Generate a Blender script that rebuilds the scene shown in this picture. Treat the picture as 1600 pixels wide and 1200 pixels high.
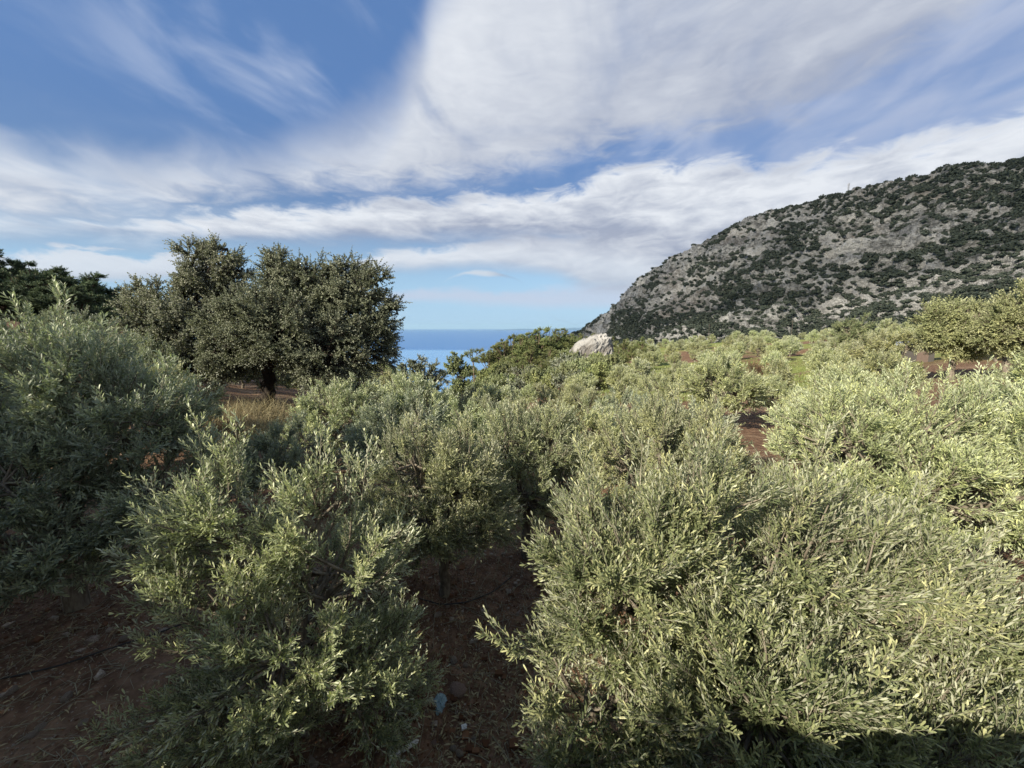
import bpy, math, random
import numpy as np
from mathutils import Vector, Matrix

for o in list(bpy.data.objects): bpy.data.objects.remove(o)
scene = bpy.context.scene
COL = scene.collection
R = math.radians

# ------------------------------------------------------------------ camera
cam = bpy.data.cameras.new('camera'); co = bpy.data.objects.new('camera', cam); COL.objects.link(co)
cam.sensor_width = 36; cam.lens = 14.0; cam.clip_start = 0.05; cam.clip_end = 200000
co.location = (0, 0, 0); co.rotation_euler = (R(90-8.0), 0, 0)
scene.camera = co
# ------------------------------------------------------------------ exposure
scene.view_settings.view_transform = 'Standard'; scene.view_settings.look = 'None'
scene.view_settings.gamma = 1; scene.view_settings.exposure = 0.95
SUN_EL = R(27); SUN_AZ = R(228)            # the sun is low behind the left shoulder
SD = Vector((math.sin(SUN_AZ)*math.cos(SUN_EL), math.cos(SUN_AZ)*math.cos(SUN_EL), math.sin(SUN_EL)))
sun = bpy.data.lights.new('sun', 'SUN'); sun.energy = 5.0; sun.angle = R(0.5); sun.color = (1, .91, .75)
so = bpy.data.objects.new('sun', sun); COL.objects.link(so)
so.rotation_euler = (-SD).to_track_quat('-Z', 'Y').to_euler()

F = 622.; PT = R(8.0)
def azel(px, py):
    x = (px-800)/F; yc = -(py-600)/F
    Y = math.cos(PT)+yc*math.sin(PT); Z = yc*math.cos(PT)-math.sin(PT)
    return math.degrees(math.atan2(x, Y)), math.degrees(math.atan2(Z, math.hypot(x, Y)))
def at(px, py, r):
    "point at horizontal distance r in the direction seen at (px, py)"
    a, e = azel(px, py); a = R(a)
    return Vector((r*math.sin(a), r*math.cos(a), r*math.tan(R(e))))

# ------------------------------------------------------------------ node helpers
class NT:
    def __init__(s, nt): s.nt = nt; nt.nodes.clear()
    def n(s, t, **k):
        nd = s.nt.nodes.new(t)
        for a, v in k.items(): setattr(nd, a, v)
        return nd
    def put(s, sock, v):
        if isinstance(v, bpy.types.NodeSocket): s.nt.links.new(v, sock)
        elif v is not None: sock.default_value = v
    def m(s, op, a, b=None, c=None, clamp=False):
        nd = s.n('ShaderNodeMath', operation=op); nd.use_clamp = clamp
        s.put(nd.inputs[0], a)
        if b is not None: s.put(nd.inputs[1], b)
        if c is not None: s.put(nd.inputs[2], c)
        return nd.outputs[0]
    def smooth(s, v, a, b, lo=0., hi=1.):
        nd = s.n('ShaderNodeMapRange', interpolation_type='SMOOTHSTEP')
        s.put(nd.inputs['Value'], v); s.put(nd.inputs['From Min'], a); s.put(nd.inputs['From Max'], b)
        nd.inputs['To Min'].default_value = lo; nd.inputs['To Max'].default_value = hi
        return nd.outputs[0]
    def mix(s, f, a, b, blend='MIX'):
        nd = s.n('ShaderNodeMix', data_type='RGBA', blend_type=blend)
        s.put(nd.inputs[0], f)
        s.put(nd.inputs[6], a if isinstance(a, bpy.types.NodeSocket) else (*a, 1)); s.put(nd.inputs[7], b if isinstance(b, bpy.types.NodeSocket) else (*b, 1))
        return nd.outputs[2]
    def noise(s, vec, scale, detail=3, rough=.55, dist=0., typ=None):
        nd = s.n('ShaderNodeTexNoise')
        if typ: nd.noise_type = typ
        s.put(nd.inputs['Vector'], vec); nd.inputs['Scale'].default_value = scale
        nd.inputs['Detail'].default_value = detail; nd.inputs['Roughness'].default_value = rough
        nd.inputs['Distortion'].default_value = dist
        return nd.outputs[0]
    def comb(s, x, y, z):
        nd = s.n('ShaderNodeCombineXYZ')
        for i, v in enumerate((x, y, z)): s.put(nd.inputs[i], v)
        return nd.outputs[0]
    def bump(s, h, strength, dist, normal=None):
        nd = s.n('ShaderNodeBump'); s.put(nd.inputs['Height'], h)
        nd.inputs['Strength'].default_value = strength; nd.inputs['Distance'].default_value = dist
        if normal: s.put(nd.inputs['Normal'], normal)
        return nd.outputs[0]
    def curve(s, v, pts):
        nd = s.n('ShaderNodeFloatCurve'); s.put(nd.inputs['Value'], v)
        c = nd.mapping.curves[0]
        while len(c.points) < len(pts): c.points.new(.5, .5)
        for p, (x, y) in zip(c.points, pts): p.location = (x, y); p.handle_type = 'AUTO'
        nd.mapping.use_clip = False; nd.mapping.update()
        return nd.outputs[0]

# ------------------------------------------------------------------ world: physical sky with broken cloud bands
world = bpy.data.worlds.new('World'); scene.world = world; world.use_nodes = True
w = NT(world.node_tree)
sky = w.n('ShaderNodeTexSky', sky_type='NISHITA'); sky.sun_disc = False
sky.sun_elevation = SUN_EL; sky.sun_rotation = SUN_AZ; sky.altitude = 250; sky.air_density = 1.0; sky.dust_density = .6; sky.ozone_density = 2.2
tc = w.n('ShaderNodeTexCoord'); sp = w.n('ShaderNodeSeparateXYZ'); w.put(sp.inputs[0], tc.outputs['Generated'])
dx, dy, dz = sp.outputs
az = w.m('MULTIPLY', w.m('ARCTAN2', dx, dy), 180/math.pi)
el = w.m('MULTIPLY', w.m('ARCSINE', dz), 180/math.pi)
# cloud-deck coordinates: drifting along +Y, so features are drawn out that way
zz = w.m('ADD', w.m('MAXIMUM', dz, 0.0), .10)
u = w.m('DIVIDE', dx, zz); v = w.m('DIVIDE', dy, zz)
vs = w.comb(u, w.m('MULTIPLY', v, .62), 0.0)
vl = w.comb(u, w.m('MULTIPLY', v, .45), 3.7)
vd = w.comb(w.m('MULTIPLY', az, .09), w.m('MULTIPLY', el, .26), 1.3)          # low banks keep round heads
n_st = w.noise(vs, 2.2, 5, .5, .9)
n_fi = w.noise(vl, 4.5, 4, .5, .8)
n_cu = w.noise(vd, 2.3, 7, .60, .5)
n_bg = w.noise(vs, .9, 4, .5, .8)
n_cu2 = w.noise(w.comb(w.m('MULTIPLY', az, .05), w.m('MULTIPLY', w.m('ADD', el, .9), .2), 6.1), 1.6, 5, .55, .3)
azn = w.m('MULTIPLY_ADD', az, 1/120., .5)
def edge(pts):
    P = sorted(azel(a, b) for a, b in pts)
    P = [(p[0]/120+.5, p[1]/60.) for p in P]
    P = [(0., P[0][1])]+P+[(1., P[-1][1])]
    return w.m('MULTIPLY', w.curve(azn, P), 60.)
def c0(n, k): return w.m('MULTIPLY', w.m('SUBTRACT', n, .5), k)
def band(top, bot, nt, kt, nb, kb, st, sb):
    "returns coverage and the height within the bank (0 base, 1 head)"
    T = edge(top); B = edge(bot)
    et = w.m('ADD', el, c0(nt, kt)); eb = w.m('ADD', el, c0(nb, kb))
    a = w.smooth(w.m('SUBTRACT', T, et), 0., st)
    b = w.smooth(w.m('SUBTRACT', eb, B), 0., sb)
    h = w.m('DIVIDE', w.m('SUBTRACT', eb, B), w.m('MAXIMUM', w.m('SUBTRACT', T, B), 1.), clamp=True)
    return w.m('MULTIPLY', a, b), h
A, hA = band([(-200,140),(0,145),(110,165),(200,200),(300,188),(400,200),(480,165),(560,140),(610,95),(650,20),(690,-140),(800,-280),(1100,-600),(1700,-600)],
             [(-200,372),(0,372),(120,368),(240,360),(320,345),(420,322),(560,318),(680,312),(760,300),(850,280),(930,258),(1010,240),(1100,228),(1180,212),(1260,195),(1330,160),(1420,110),(1500,70),(1700,-30)],
             n_st, 12., n_cu, 6., 8.5, 4.2)
B1, hB = band([(-200,325),(0,325),(200,330),(300,325),(400,312),(500,314),(600,298),(690,302),(740,288),(830,296),(920,270),(960,250),(1040,243),(1140,240),(1200,250),(1290,225),(1380,212),(1480,190),(1600,150),(1800,60)],
             [(-200,402),(0,398),(120,398),(250,402),(400,402),(600,400),(760,402),(900,412),(1000,425),(1150,470),(1700,470)],
             n_cu, 6., n_cu2, 4.5, 2.0, 4.0)
C1, hC = band([(-200,500),(350,500),(500,415),(600,388),(700,380),(790,366),(880,360),(1000,355),(1120,340),(1700,340)],
             [(-200,505),(350,500),(500,436),(640,440),(760,436),(860,442),(930,464),(1000,474),(1700,478)],
             n_cu, 3.6, n_cu2, 3.0, 1.4, 2.8)
D1, hD = band([(-200,385),(40,388),(110,382),(170,390),(210,400),(270,390),(330,405),(400,480),(1700,480)],
             [(-200,450),(60,446),(200,446),(330,452),(400,484),(1700,490)],
             n_cu, 5., n_cu2, 3., .9, 1.2)
E1, hE = band([(-200,505),(600,500),(720,425),(745,420),(800,430),(880,500),(1700,500)],
             [(-200,508),(600,506),(720,433),(760,434),(800,436),(880,505),(1700,505)],
             n_cu, .8, n_cu, .8, .5, .5)
G1, hG = band([(-200,460),(560,460),(640,446),(820,448),(900,440),(1000,436),(1700,436)],
             [(-200,484),(560,484),(640,480),(820,486),(900,490),(1000,494),(1700,494)],
             n_cu, 3.0, n_cu2, 2.4, 1.6, 1.8)
# thin high veil on the right and wisps upper centre
veil = w.m('MULTIPLY', w.smooth(az, 2., 40.), w.smooth(w.m('ADD', el, c0(n_st, 26.)), 4., 24.))
veil = w.m('MULTIPLY', veil, w.m('MULTIPLY_ADD', w.smooth(n_fi, .35, .72), .35, .35), clamp=True)
wisp = w.m('MULTIPLY', w.smooth(az, -56., -24.), w.smooth(w.m('MULTIPLY_ADD', n_st, .65, w.m('MULTIPLY', n_fi, .35)), .42, .66))
wisp = w.m('MULTIPLY', wisp, w.smooth(el, 16., 26., 0., .70))
A = w.m('MULTIPLY', A, w.smooth(w.m('ADD', n_st, w.m('MULTIPLY', n_bg, .6)), .52, .82, .66, 1.))
A = w.m('MULTIPLY', A, .97)
# brightness of each bank: sunlit heads, grey bellies
lumA = w.m('ADD', w.smooth(hA, 0., .55, .38, .74), w.m('ADD', c0(n_bg, 1.1), w.m('ADD', c0(n_st, .9), c0(n_cu, .45))))
lumA = w.m('SUBTRACT', lumA, w.smooth(az, -8., 42., 0., .30))
lumB = w.m('ADD', w.smooth(hB, .10, .95, .0, .95), w.m('ADD', c0(n_cu, 1.7), c0(n_cu2, 1.5)))
lumC = w.m('ADD', w.smooth(hC, .0, .8, .2, .95), c0(n_cu, .8))
lumD = w.m('ADD', w.smooth(hD, .0, .8, .35, .85), c0(n_cu, .6))
def ccol(l, k=1.):
    l = w.m('MAXIMUM', w.m('MINIMUM', l, 1.), 0.)
    return w.mix(l, (.36*k, .405*k, .52*k), (.80*k, .83*k, .88*k))
SKYK = 0.105
skc = w.mix(1., sky.outputs[0], (SKYK, SKYK*1.02, SKYK*1.10), 'MULTIPLY')
skc = w.mix(w.smooth(el, 0., 16., .80, 0.), skc, (.38, .62, .89))               # pale moist air low over the sea
skc = w.mix(w.smooth(el, 6., 26., 0., .70), skc, (.12, .25, .55))
c = skc
c = w.mix(w.m('MULTIPLY', G1, .8), c, (.56, .62, .76))
c = w.mix(w.m('MULTIPLY', wisp, 1.), c, (.62, .69, .83))
c = w.mix(veil, c, (.46, .52, .68))
c = w.mix(A, c, ccol(lumA))
c = w.mix(w.m('MULTIPLY', D1, .85), c, ccol(lumD))
c = w.mix(w.m('MULTIPLY', C1, .9), c, ccol(lumC))
c = w.mix(w.m('MULTIPLY', E1, .75), c, ccol(w.smooth(az, -4., 0., .9, 0.), .9))
c = w.mix(w.m('MULTIPLY', B1, .97), c, ccol(lumB))
bg = w.n('ShaderNodeBackground'); w.put(bg.inputs[0], c); bg.inputs[1].default_value = .535
wo = w.n('ShaderNodeOutputWorld'); w.put(wo.inputs[0], bg.outputs[0])

# ------------------------------------------------------------------ numpy noise
def _h(ix, iy, iz, s):
    n = (ix.astype(np.int64)*374761393 + iy.astype(np.int64)*668265263 + iz.astype(np.int64)*2147483647 + s*1274126177) & 0xffffffff
    n = ((n ^ (n >> 13))*1274126177) & 0xffffffff
    n = ((n ^ (n >> 16))*668265263) & 0xffffffff
    return ((n ^ (n >> 15)) & 0xffffff)/float(0xffffff)
def vnoise(x, y, z=None, s=0):
    x = np.asarray(x, float); y = np.asarray(y, float); z = np.zeros_like(x) if z is None else np.asarray(z, float)
    i, j, k = np.floor(x), np.floor(y), np.floor(z); f, g, h = x-i, y-j, z-k
    f = f*f*(3-2*f); g = g*g*(3-2*g); h = h*h*(3-2*h)
    def c(a, b, d): return _h(i+a, j+b, k+d, s)
    x0 = (c(0,0,0)*(1-f)+c(1,0,0)*f)*(1-g)+(c(0,1,0)*(1-f)+c(1,1,0)*f)*g
    x1 = (c(0,0,1)*(1-f)+c(1,0,1)*f)*(1-g)+(c(0,1,1)*(1-f)+c(1,1,1)*f)*g
    return (x0*(1-h)+x1*h)*2-1
def fbm(x, y, z=None, o=4, s=0, ridged=False):
    z = np.zeros_like(np.asarray(x, float)) if z is None else z
    t = 0; a = 1.; q = 0
    for k in range(o):
        v_ = vnoise(x*2**k+17.3*k, y*2**k-9.1*k, z*2**k+3.3*k, s+k)
        if ridged: v_ = 1-2*np.abs(v_)
        t = t+a*v_; q += a; a *= .5
    return t/q

# ------------------------------------------------------------------ mesh building
class Geo:
    def __init__(s): s.V = []; s.L = []; s.T = []; s.M = []; s.A = []; s.n = 0; s.S = []
    def add(s, V, loops, totals, mat=0, tint=.5, smooth=False):
        V = np.asarray(V, float).reshape(-1, 3)
        s.V.append(V); s.L.append(np.asarray(loops, np.int64)+s.n); s.T.append(np.asarray(totals, np.int64))
        s.M.append(np.full(len(totals), mat)); s.S.append(np.full(len(totals), smooth))
        s.A.append(np.broadcast_to(np.asarray(tint, float), (len(V),)).copy()); s.n += len(V)
    def build(s, name, mats, parent=None, link=True):
        me = bpy.data.meshes.new(name)
        V = np.concatenate(s.V); L = np.concatenate(s.L); T = np.concatenate(s.T)
        me.vertices.add(len(V)); me.vertices.foreach_set('co', V.ravel())
        me.loops.add(len(L)); me.loops.foreach_set('vertex_index', L.astype(np.int32))
        me.polygons.add(len(T)); st = np.concatenate(([0], np.cumsum(T)[:-1]))
        me.polygons.foreach_set('loop_start', st.astype(np.int32))
        me.update(calc_edges=True)
        me.polygons.foreach_set('material_index', np.concatenate(s.M).astype(np.int32))
        me.polygons.foreach_set('use_smooth', np.concatenate(s.S).astype(bool))
        a = me.attributes.new('tint', 'FLOAT', 'POINT'); a.data.foreach_set('value', np.concatenate(s.A).astype(np.float32))
        for m_ in mats: me.materials.append(m_)
        me.update()
        o = bpy.data.objects.new(name, me)
        if link: COL.objects.link(o)
        if parent: o.parent = parent
        return o

def nrm(a): return a/np.maximum(np.linalg.norm(a, axis=-1, keepdims=True), 1e-9)
def tubes(g, P, Rr, sides=5, mat=0, tint=.5, smooth=True):
    "P (n,k,3) centre lines, Rr (n,k) radii"
    n, k = P.shape[:2]
    T = nrm(np.gradient(P, axis=1)); ref = np.zeros_like(T); ref[..., 0] = .13; ref[..., 1] = .31; ref[..., 2] = .2
    up = np.abs(T[..., 2]) > .8; ref[up] = (1, .1, 0); ref[~up] = (0, .1, 1)
    ref = np.broadcast_to(ref[:, k//2][:, None], T.shape)
    X = nrm(np.cross(T, ref)); Y = np.cross(T, X)
    a = np.arange(sides)*2*math.pi/sides
    V = P[:, :, None]+Rr[:, :, None, None]*(np.cos(a)[:, None]*X[:, :, None]+np.sin(a)[:, None]*Y[:, :, None])
    idx = np.arange(n*k*sides).reshape(n, k, sides); nx = np.roll(idx, -1, axis=2)
    q = np.stack([idx[:, :-1], nx[:, :-1], nx[:, 1:], idx[:, 1:]], -1).reshape(-1, 4)
    g.add(V.reshape(-1, 3), q.ravel(), np.full(len(q), 4), mat, tint, smooth)
def bez(a, b, c_, k):
    t = np.linspace(0, 1, k)[None, :, None]
    return (1-t)**2*a[:, None]+2*t*(1-t)*b[:, None]+t*t*c_[:, None]

def leaves(g, O, D, N, Lg, Wd, tint, mat=0, shape='lance', curl=.05):
    "O base, D direction, N upper-side normal"
    D = nrm(D); S = nrm(np.cross(D, N)); N = np.cross(S, D)
    n = len(O); Lg = Lg[:, None]; Wd = Wd[:, None]
    if shape == 'lance': pr = [(0, 0.14), (.36, .80), (.78, .88), (1, 0)]
    elif shape == 'round': pr = [(0, .25), (.30, 1.), (.75, .95), (1, 0)]
    else: pr = [(0, .5), (.3, .8), (.7, .6), (1, 0)]
    V = np.empty((n, 7, 3)); h = Wd*.5
    cb = curl*Lg
    V[:, 0] = O-S*h*pr[0][1]; V[:, 1] = O+S*h*pr[0][1]
    V[:, 2] = O+D*Lg*pr[1][0]-S*h*pr[1][1]+N*cb*.2; V[:, 3] = O+D*Lg*pr[1][0]+S*h*pr[1][1]+N*cb*.2
    V[:, 4] = O+D*Lg*pr[2][0]-S*h*pr[2][1]; V[:, 5] = O+D*Lg*pr[2][0]+S*h*pr[2][1]
    V[:, 6] = O+D*Lg-N*cb
    base = (np.arange(n)*7)[:, None]
    lp = np.array([0, 1, 3, 2, 2, 3, 5, 4, 4, 5, 6])
    g.add(V.reshape(-1, 3), (base+lp).ravel(), np.tile([4, 4, 3], n), mat, np.repeat(tint, 7))

def rdir(rng, n):
    a = rng.normal(size=(n, 3)); return nrm(a)
def perp(T, rng):
    a = np.cross(T, rdir(rng, len(T))); return nrm(a)

def shoots(g, rng, B, D, L, nodes, ll, lw, ang=42, bend=.15, stem=.0022, mat_leaf=0, mat_stem=1, shape='lance', stems=True, whorl=2, tintb=None, tint_sp=.35, start=.12):
    curl_ = rng.uniform(-.02, .12)
    n = len(B); D = nrm(D); side0 = perp(D, rng); side1 = np.cross(D, side0)
    up = np.array([0, 0, 1.])
    off = bend*L[:, None]*(up+.5*rdir(rng, n))
    ctl = B+D*L[:, None]*.5; end = B+D*L[:, None]+off
    if stems:
        P = bez(B, ctl, end, 4)
        tubes(g, P, np.linspace(1.5, .5, 4)[None]*stem*np.ones((n, 1)), 3, mat_stem, .6)
    t = np.linspace(start, 1, nodes)[None, :, None]
    t = np.clip(t+rng.normal(size=(n, nodes, 1))*.02, 0, 1)
    C = (1-t)**2*B[:, None]+2*t*(1-t)*ctl[:, None]+t*t*end[:, None]
    T = nrm(2*(1-t)*(ctl-B)[:, None]+2*t*(end-ctl)[:, None])
    k = np.arange(nodes); ph = (k % 2)*math.pi/2+rng.uniform(-.35, .35, size=(n, nodes))
    tb = (rng.normal(size=n)*.16+.5) if tintb is None else tintb
    for q in range(whorl):
        a = ph+q*2*math.pi/whorl+rng.uniform(-.25, .25, size=(n, nodes))
        S = np.cos(a)[..., None]*side0[:, None]+np.sin(a)[..., None]*side1[:, None]
        an = np.radians(ang)*(1.15-.55*t[..., 0])+rng.normal(size=(n, nodes))*.20
        Ld = T*np.cos(an)[..., None]+S*np.sin(an)[..., None]
        Nn = T*np.sin(an)[..., None]-S*np.cos(an)[..., None]
        Nn = nrm(Nn+.35*rdir(rng, n*nodes).reshape(n, nodes, 3))
        lg = ll*(rng.uniform(.7, 1.15, size=(n, nodes)))*(1-.35*np.abs(t[..., 0]-.45))
        ti = tb[:, None]+rng.normal(size=(n, nodes))*tint_sp*.4+.34*(t[..., 0]-.5)
        leaves(g, C.reshape(-1, 3), Ld.reshape(-1, 3), Nn.reshape(-1, 3), lg.ravel(), (lg*lw).ravel(), np.clip(ti, 0, 1).ravel(), mat_leaf, shape, curl_)

def make_tree(name, mats, seed, lobes, trunk_h=.9, r0=.09, lean=(0, 0), nb=16, ns=12, sl=.34, nodes=9, ll=.062, lw=.21, ang=42, bend=.18,
              upb=.55, shape='lance', stem=.0022, stems=True, whorl=2, spires=(), low=-.75, inner=.35, wood_sides=7, rad_lo=.62, bl_r=.009, limbs_out=1.0, clump=.5, stuff=None, forks=1, gap=-.30, gap_f=2.1):
    """lobes: (x,y,z,rx,ry,rz) about the foot of the tree. Returns (trunk Geo, crown Geo)"""
    rng = np.random.default_rng(seed)
    tr, cr = Geo(), Geo()
    fork = np.array([lean[0], lean[1], trunk_h]); hid = 0
    for f in range(forks):
        a = rng.uniform(0, 6.28); o_ = np.array([math.cos(a), math.sin(a), 0])*r0*1.3*(f > 0)
        p = np.array([o_+(0, 0, -.25), o_*1.2+(lean[0]*.2, lean[1]*.2, trunk_h*.25), o_*1.5+(lean[0]*.55, lean[1]*.55, trunk_h*.6), fork+o_*.8])[None]
        t = np.linspace(0, 1, 10)
        q = np.stack([np.interp(t, [0, .33, .66, 1], p[0, :, i]) for i in range(3)], -1)[None]
        q[0, 1:-1] += rng.normal(size=(8, 3))*r0*.18
        rr = r0*np.array([1.75, 1.3, 1.1, 1.02, .97, .92, .9, .88, .9, .95])[None]*(1 if f == 0 else .6)
        tubes(tr, q, rr, wood_sides+2, 0)
    lob = np.array(lobes, float)
    cen, rad = lob[:, :3], lob[:, 3:]
    mid = cen.mean(0)
    tip = cen+(cen-mid)*.1*limbs_out
    st = np.repeat(fork[None], len(lob), 0)
    ctl = st*.45+tip*.55; ctl[:, :2] = st[:, :2]*.7+tip[:, :2]*.3+rng.normal(size=(len(lob), 2))*.06*np.linalg.norm(rad, axis=1)[:, None]
    lim = bez(st, ctl, tip, 9); lim[:, 1:-1] += rng.normal(size=(len(lob), 7, 3))*r0*.25
    tubes(tr, lim, r0*np.linspace(.72, .09, 9)[None]*np.ones((len(lob), 1)), wood_sides, 0)
    surf = (rad[:, 0]*rad[:, 1]*rad[:, 2])**(2/3.)
    cnt = np.maximum(3, (nb*surf/surf.mean()).astype(int))
    Bs, Ds, Ls, Cn, Rd = [], [], [], [], []
    E, S0, LI = [], [], []
    for i in range(len(lob)):
        m = cnt[i]
        d = rdir(rng, m*4); d = d[d[:, 2] > low][:m]; m = len(d)
        r_ = rng.uniform(rad_lo, 1., size=(m, 1))**.8
        e = cen[i]+d*rad[i]*r_
        # keep branch ends out of the middle of neighbouring lobes
        ok = (vnoise(e[:, 0]*gap_f+seed, e[:, 1]*gap_f, e[:, 2]*gap_f, 5) > gap)
        for j in range(len(lob)):
            if j != i: ok &= (((e-cen[j])/rad[j])**2).sum(1) > inner
        e = e[ok]; E.append(e); u_ = rng.integers(4, 9, size=len(e)); S0.append(lim[i, u_]); LI.append(np.full(len(e), i))
    E = np.concatenate(E); S0 = np.concatenate(S0); LI = np.concatenate(LI)
    ctl = S0*.4+E*.6; ctl[:, 2] += -.12*np.linalg.norm(E-S0, axis=1)*np.sign(upb) ; ctl += rng.normal(size=E.shape)*.10*np.linalg.norm(E-S0, axis=1)[:, None]
    br = bez(S0, ctl, E, 6)
    tubes(tr, br, bl_r*np.linspace(1.9, .6, 6)[None]*np.ones((len(E), 1)), max(3, wood_sides-3), 0)
    # shoots along the outer part of each branch
    n = len(E); t = rng.uniform(.25, 1., size=(n, ns))**.75
    t3 = t[..., None]
    B = (1-t3)**2*S0[:, None]+2*t3*(1-t3)*ctl[:, None]+t3*t3*E[:, None]
    T = nrm((1-t3)*(ctl-S0)[:, None]+t3*(E-ctl)[:, None])
    out = nrm((B-cen[LI][:, None])/rad[LI][:, None])
    D = .45*T+.6*out+.95*rdir(rng, n*ns).reshape(n, ns, 3); D[..., 2] += upb
    B = B+rdir(rng, n*ns).reshape(n, ns, 3)*sl*clump*.35
    L = sl*rng.uniform(.55, 1.25, size=(n, ns))
    tb = np.clip(np.repeat((rng.normal(size=n)*.13+.5)[:, None], ns, 1)+rng.normal(size=(n, ns))*.10, 0, 1)
    Bq, Dq, Lq, tq = B.reshape(-1, 3), D.reshape(-1, 3), L.ravel(), tb.ravel()
    for (x, y, z, lx, ly, lz, k, le) in spires:
        # long upright plumes carrying their own side shoots
        o_ = np.array([x, y, z]); dv = np.array([lx, ly, lz], float); ln = np.linalg.norm(dv)
        tt = np.linspace(0, 1, k)**.9
        b = o_+dv*tt[:, None]+rng.normal(size=(k, 3))*.03*ln
        dd = nrm(dv)[None]*1.1+.75*rdir(rng, k)
        Bq = np.concatenate([Bq, b]); Dq = np.concatenate([Dq, dd]); Lq = np.concatenate([Lq, le*rng.uniform(.6, 1.1, k)*(1.15-.5*tt)])
        tq = np.concatenate([tq, rng.normal(size=k)*.08+.74])
        tubes(cr, (o_+dv*np.linspace(0, 1, 4)[:, None])[None], np.linspace(1.6, .5, 4)[None]*stem*1.6, 4, 1, .6)
    shoots(cr, rng, Bq, Dq, Lq, nodes, ll, lw, ang, bend, stem, 0, 1, shape, stems, whorl, tq)
    return tr, cr

# ------------------------------------------------------------------ materials
def mat(name):
    m_ = bpy.data.materials.new(name); m_.use_nodes = True
    return m_, NT(m_.node_tree)
def out(t, sh, disp=None):
    o = t.n('ShaderNodeOutputMaterial'); t.put(o.inputs['Surface'], sh)
def pbr(t, col, rough=.8, spec=.3, normal=None):
    p = t.n('ShaderNodeBsdfPrincipled'); t.put(p.inputs['Base Color'], col if isinstance(col, bpy.types.NodeSocket) else (*col, 1))
    t.put(p.inputs['Roughness'], rough); p.inputs['Specular IOR Level'].default_value = spec
    if normal: t.put(p.inputs['Normal'], normal)
    return p.outputs[0]
def leaf_mat(name, dark, mid_, young_lit, under, rough=.45, spec=.4, trans=.22, tcol=None):
    m_, t = mat(name)
    a = t.n('ShaderNodeAttribute', attribute_name='tint').outputs['Fac']
    oi = t.n('ShaderNodeObjectInfo').outputs['Random']
    c1 = t.mix(t.smooth(a, .15, .6), dark, mid_); c1 = t.mix(t.smooth(a, .62, .98), c1, young_lit)  # palest tone: young tips, with sunlit highlight painted into their colour
    c2 = t.mix(a, under, tuple(x*1.25 for x in under))
    g_ = t.n('ShaderNodeNewGeometry')
    c_ = t.mix(g_.outputs['Backfacing'], c1, c2)
    hv = t.n('ShaderNodeHueSaturation'); t.put(hv.inputs['Color'], c_); t.put(hv.inputs['Hue'], t.m('MULTIPLY_ADD', oi, .03, .485)); t.put(hv.inputs['Value'], t.m('MULTIPLY_ADD', oi, .3, .86))
    c_ = hv.outputs[0]
    b = pbr(t, c_, rough, spec)
    tr = t.n('ShaderNodeBsdfTranslucent'); t.put(tr.inputs[0], t.mix(1., c_, tcol or (1.1, 1.25, .6), 'MULTIPLY'))
    mx = t.n('ShaderNodeMixShader'); mx.inputs[0].default_value = trans; t.put(mx.inputs[1], b); t.put(mx.inputs[2], tr.outputs[0])
    out(t, mx.outputs[0]); return m_
M = {}
M['olive'] = leaf_mat('olive_leaf', (.10, .12, .065), (.25, .275, .145), (.49, .49, .25), (.40, .41, .31))
M['olive_bright'] = leaf_mat('olive_leaf_bright', (.09, .12, .055), (.23, .27, .13), (.50, .52, .27), (.40, .42, .31))
M['olive_grey'] = leaf_mat('olive_leaf_grey', (.10, .125, .085), (.21, .24, .16), (.36, .40, .23), (.32, .35, .28))
M['olive_warm'] = leaf_mat('olive_leaf_warm', (.15, .17, .080), (.32, .34, .165), (.50, .50, .23), (.38, .40, .27))
M['oak'] = leaf_mat('oak_leaf', (.085, .10, .062), (.175, .195, .13), (.30, .315, .22), (.25, .265, .21), .65, .15, .12)
M['oak_grey'] = leaf_mat('oak_leaf_grey', (.09, .10, .07), (.19, .20, .145), (.32, .32, .24), (.26, .27, .22), .65, .15, .15)
M['pine'] = leaf_mat('pine_needle', (.10, .125, .05), (.20, .23, .095), (.33, .35, .14), (.2, .23, .1), .6, .2, .15)
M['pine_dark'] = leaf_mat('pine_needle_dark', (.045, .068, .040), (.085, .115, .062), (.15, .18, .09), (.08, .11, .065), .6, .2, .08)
M['maquis'] = leaf_mat('maquis_leaf', (.09, .11, .055), (.18, .20, .10), (.30, .31, .15), (.2, .22, .12), .6, .25, .15)
M['pale'] = leaf_mat('pale_leaf', (.15, .17, .08), (.29, .31, .155), (.44, .44, .22), (.32, .33, .20), .55, .3, .25)
M['mountain_shrub'] = leaf_mat('mountain_shrub_leaf', (.024, .032, .026), (.042, .052, .040), (.075, .085, .06), (.05, .06, .048), .7, .15, .05)
M['dry'] = leaf_mat('dry_stalk', (.18, .15, .085), (.29, .25, .145), (.42, .37, .22), (.3, .25, .15), .7, .2, .15, (1, .9, .6))
M['dryred'] = leaf_mat('dry_bush_twig', (.10, .055, .035), (.15, .085, .055), (.2, .13, .08), (.14, .08, .05), .8, .15, .05, (1, .8, .6))
def wood_mat(name, a, b, sc=14., bs=.01):
    m_, t = mat(name); tcn = t.n('ShaderNodeTexCoord').outputs['Object']
    mp = t.n('ShaderNodeMapping'); t.put(mp.inputs[0], tcn); mp.inputs['Scale'].default_value = (1, 1, .25)
    n1 = t.noise(mp.outputs[0], sc, 5, .65)
    out(t, pbr(t, t.mix(t.smooth(n1, .35, .7), a, b), .9, .15, t.bump(n1, .8, bs))); return m_
M['bark'] = wood_mat('olive_bark', (.09, .075, .055), (.24, .21, .165))
M['twig'] = wood_mat('olive_twig', (.20, .19, .13), (.34, .32, .24), 30.)
M['oakbark'] = wood_mat('oak_bark', (.018, .014, .011), (.05, .04, .032), 5., .03)
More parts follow.
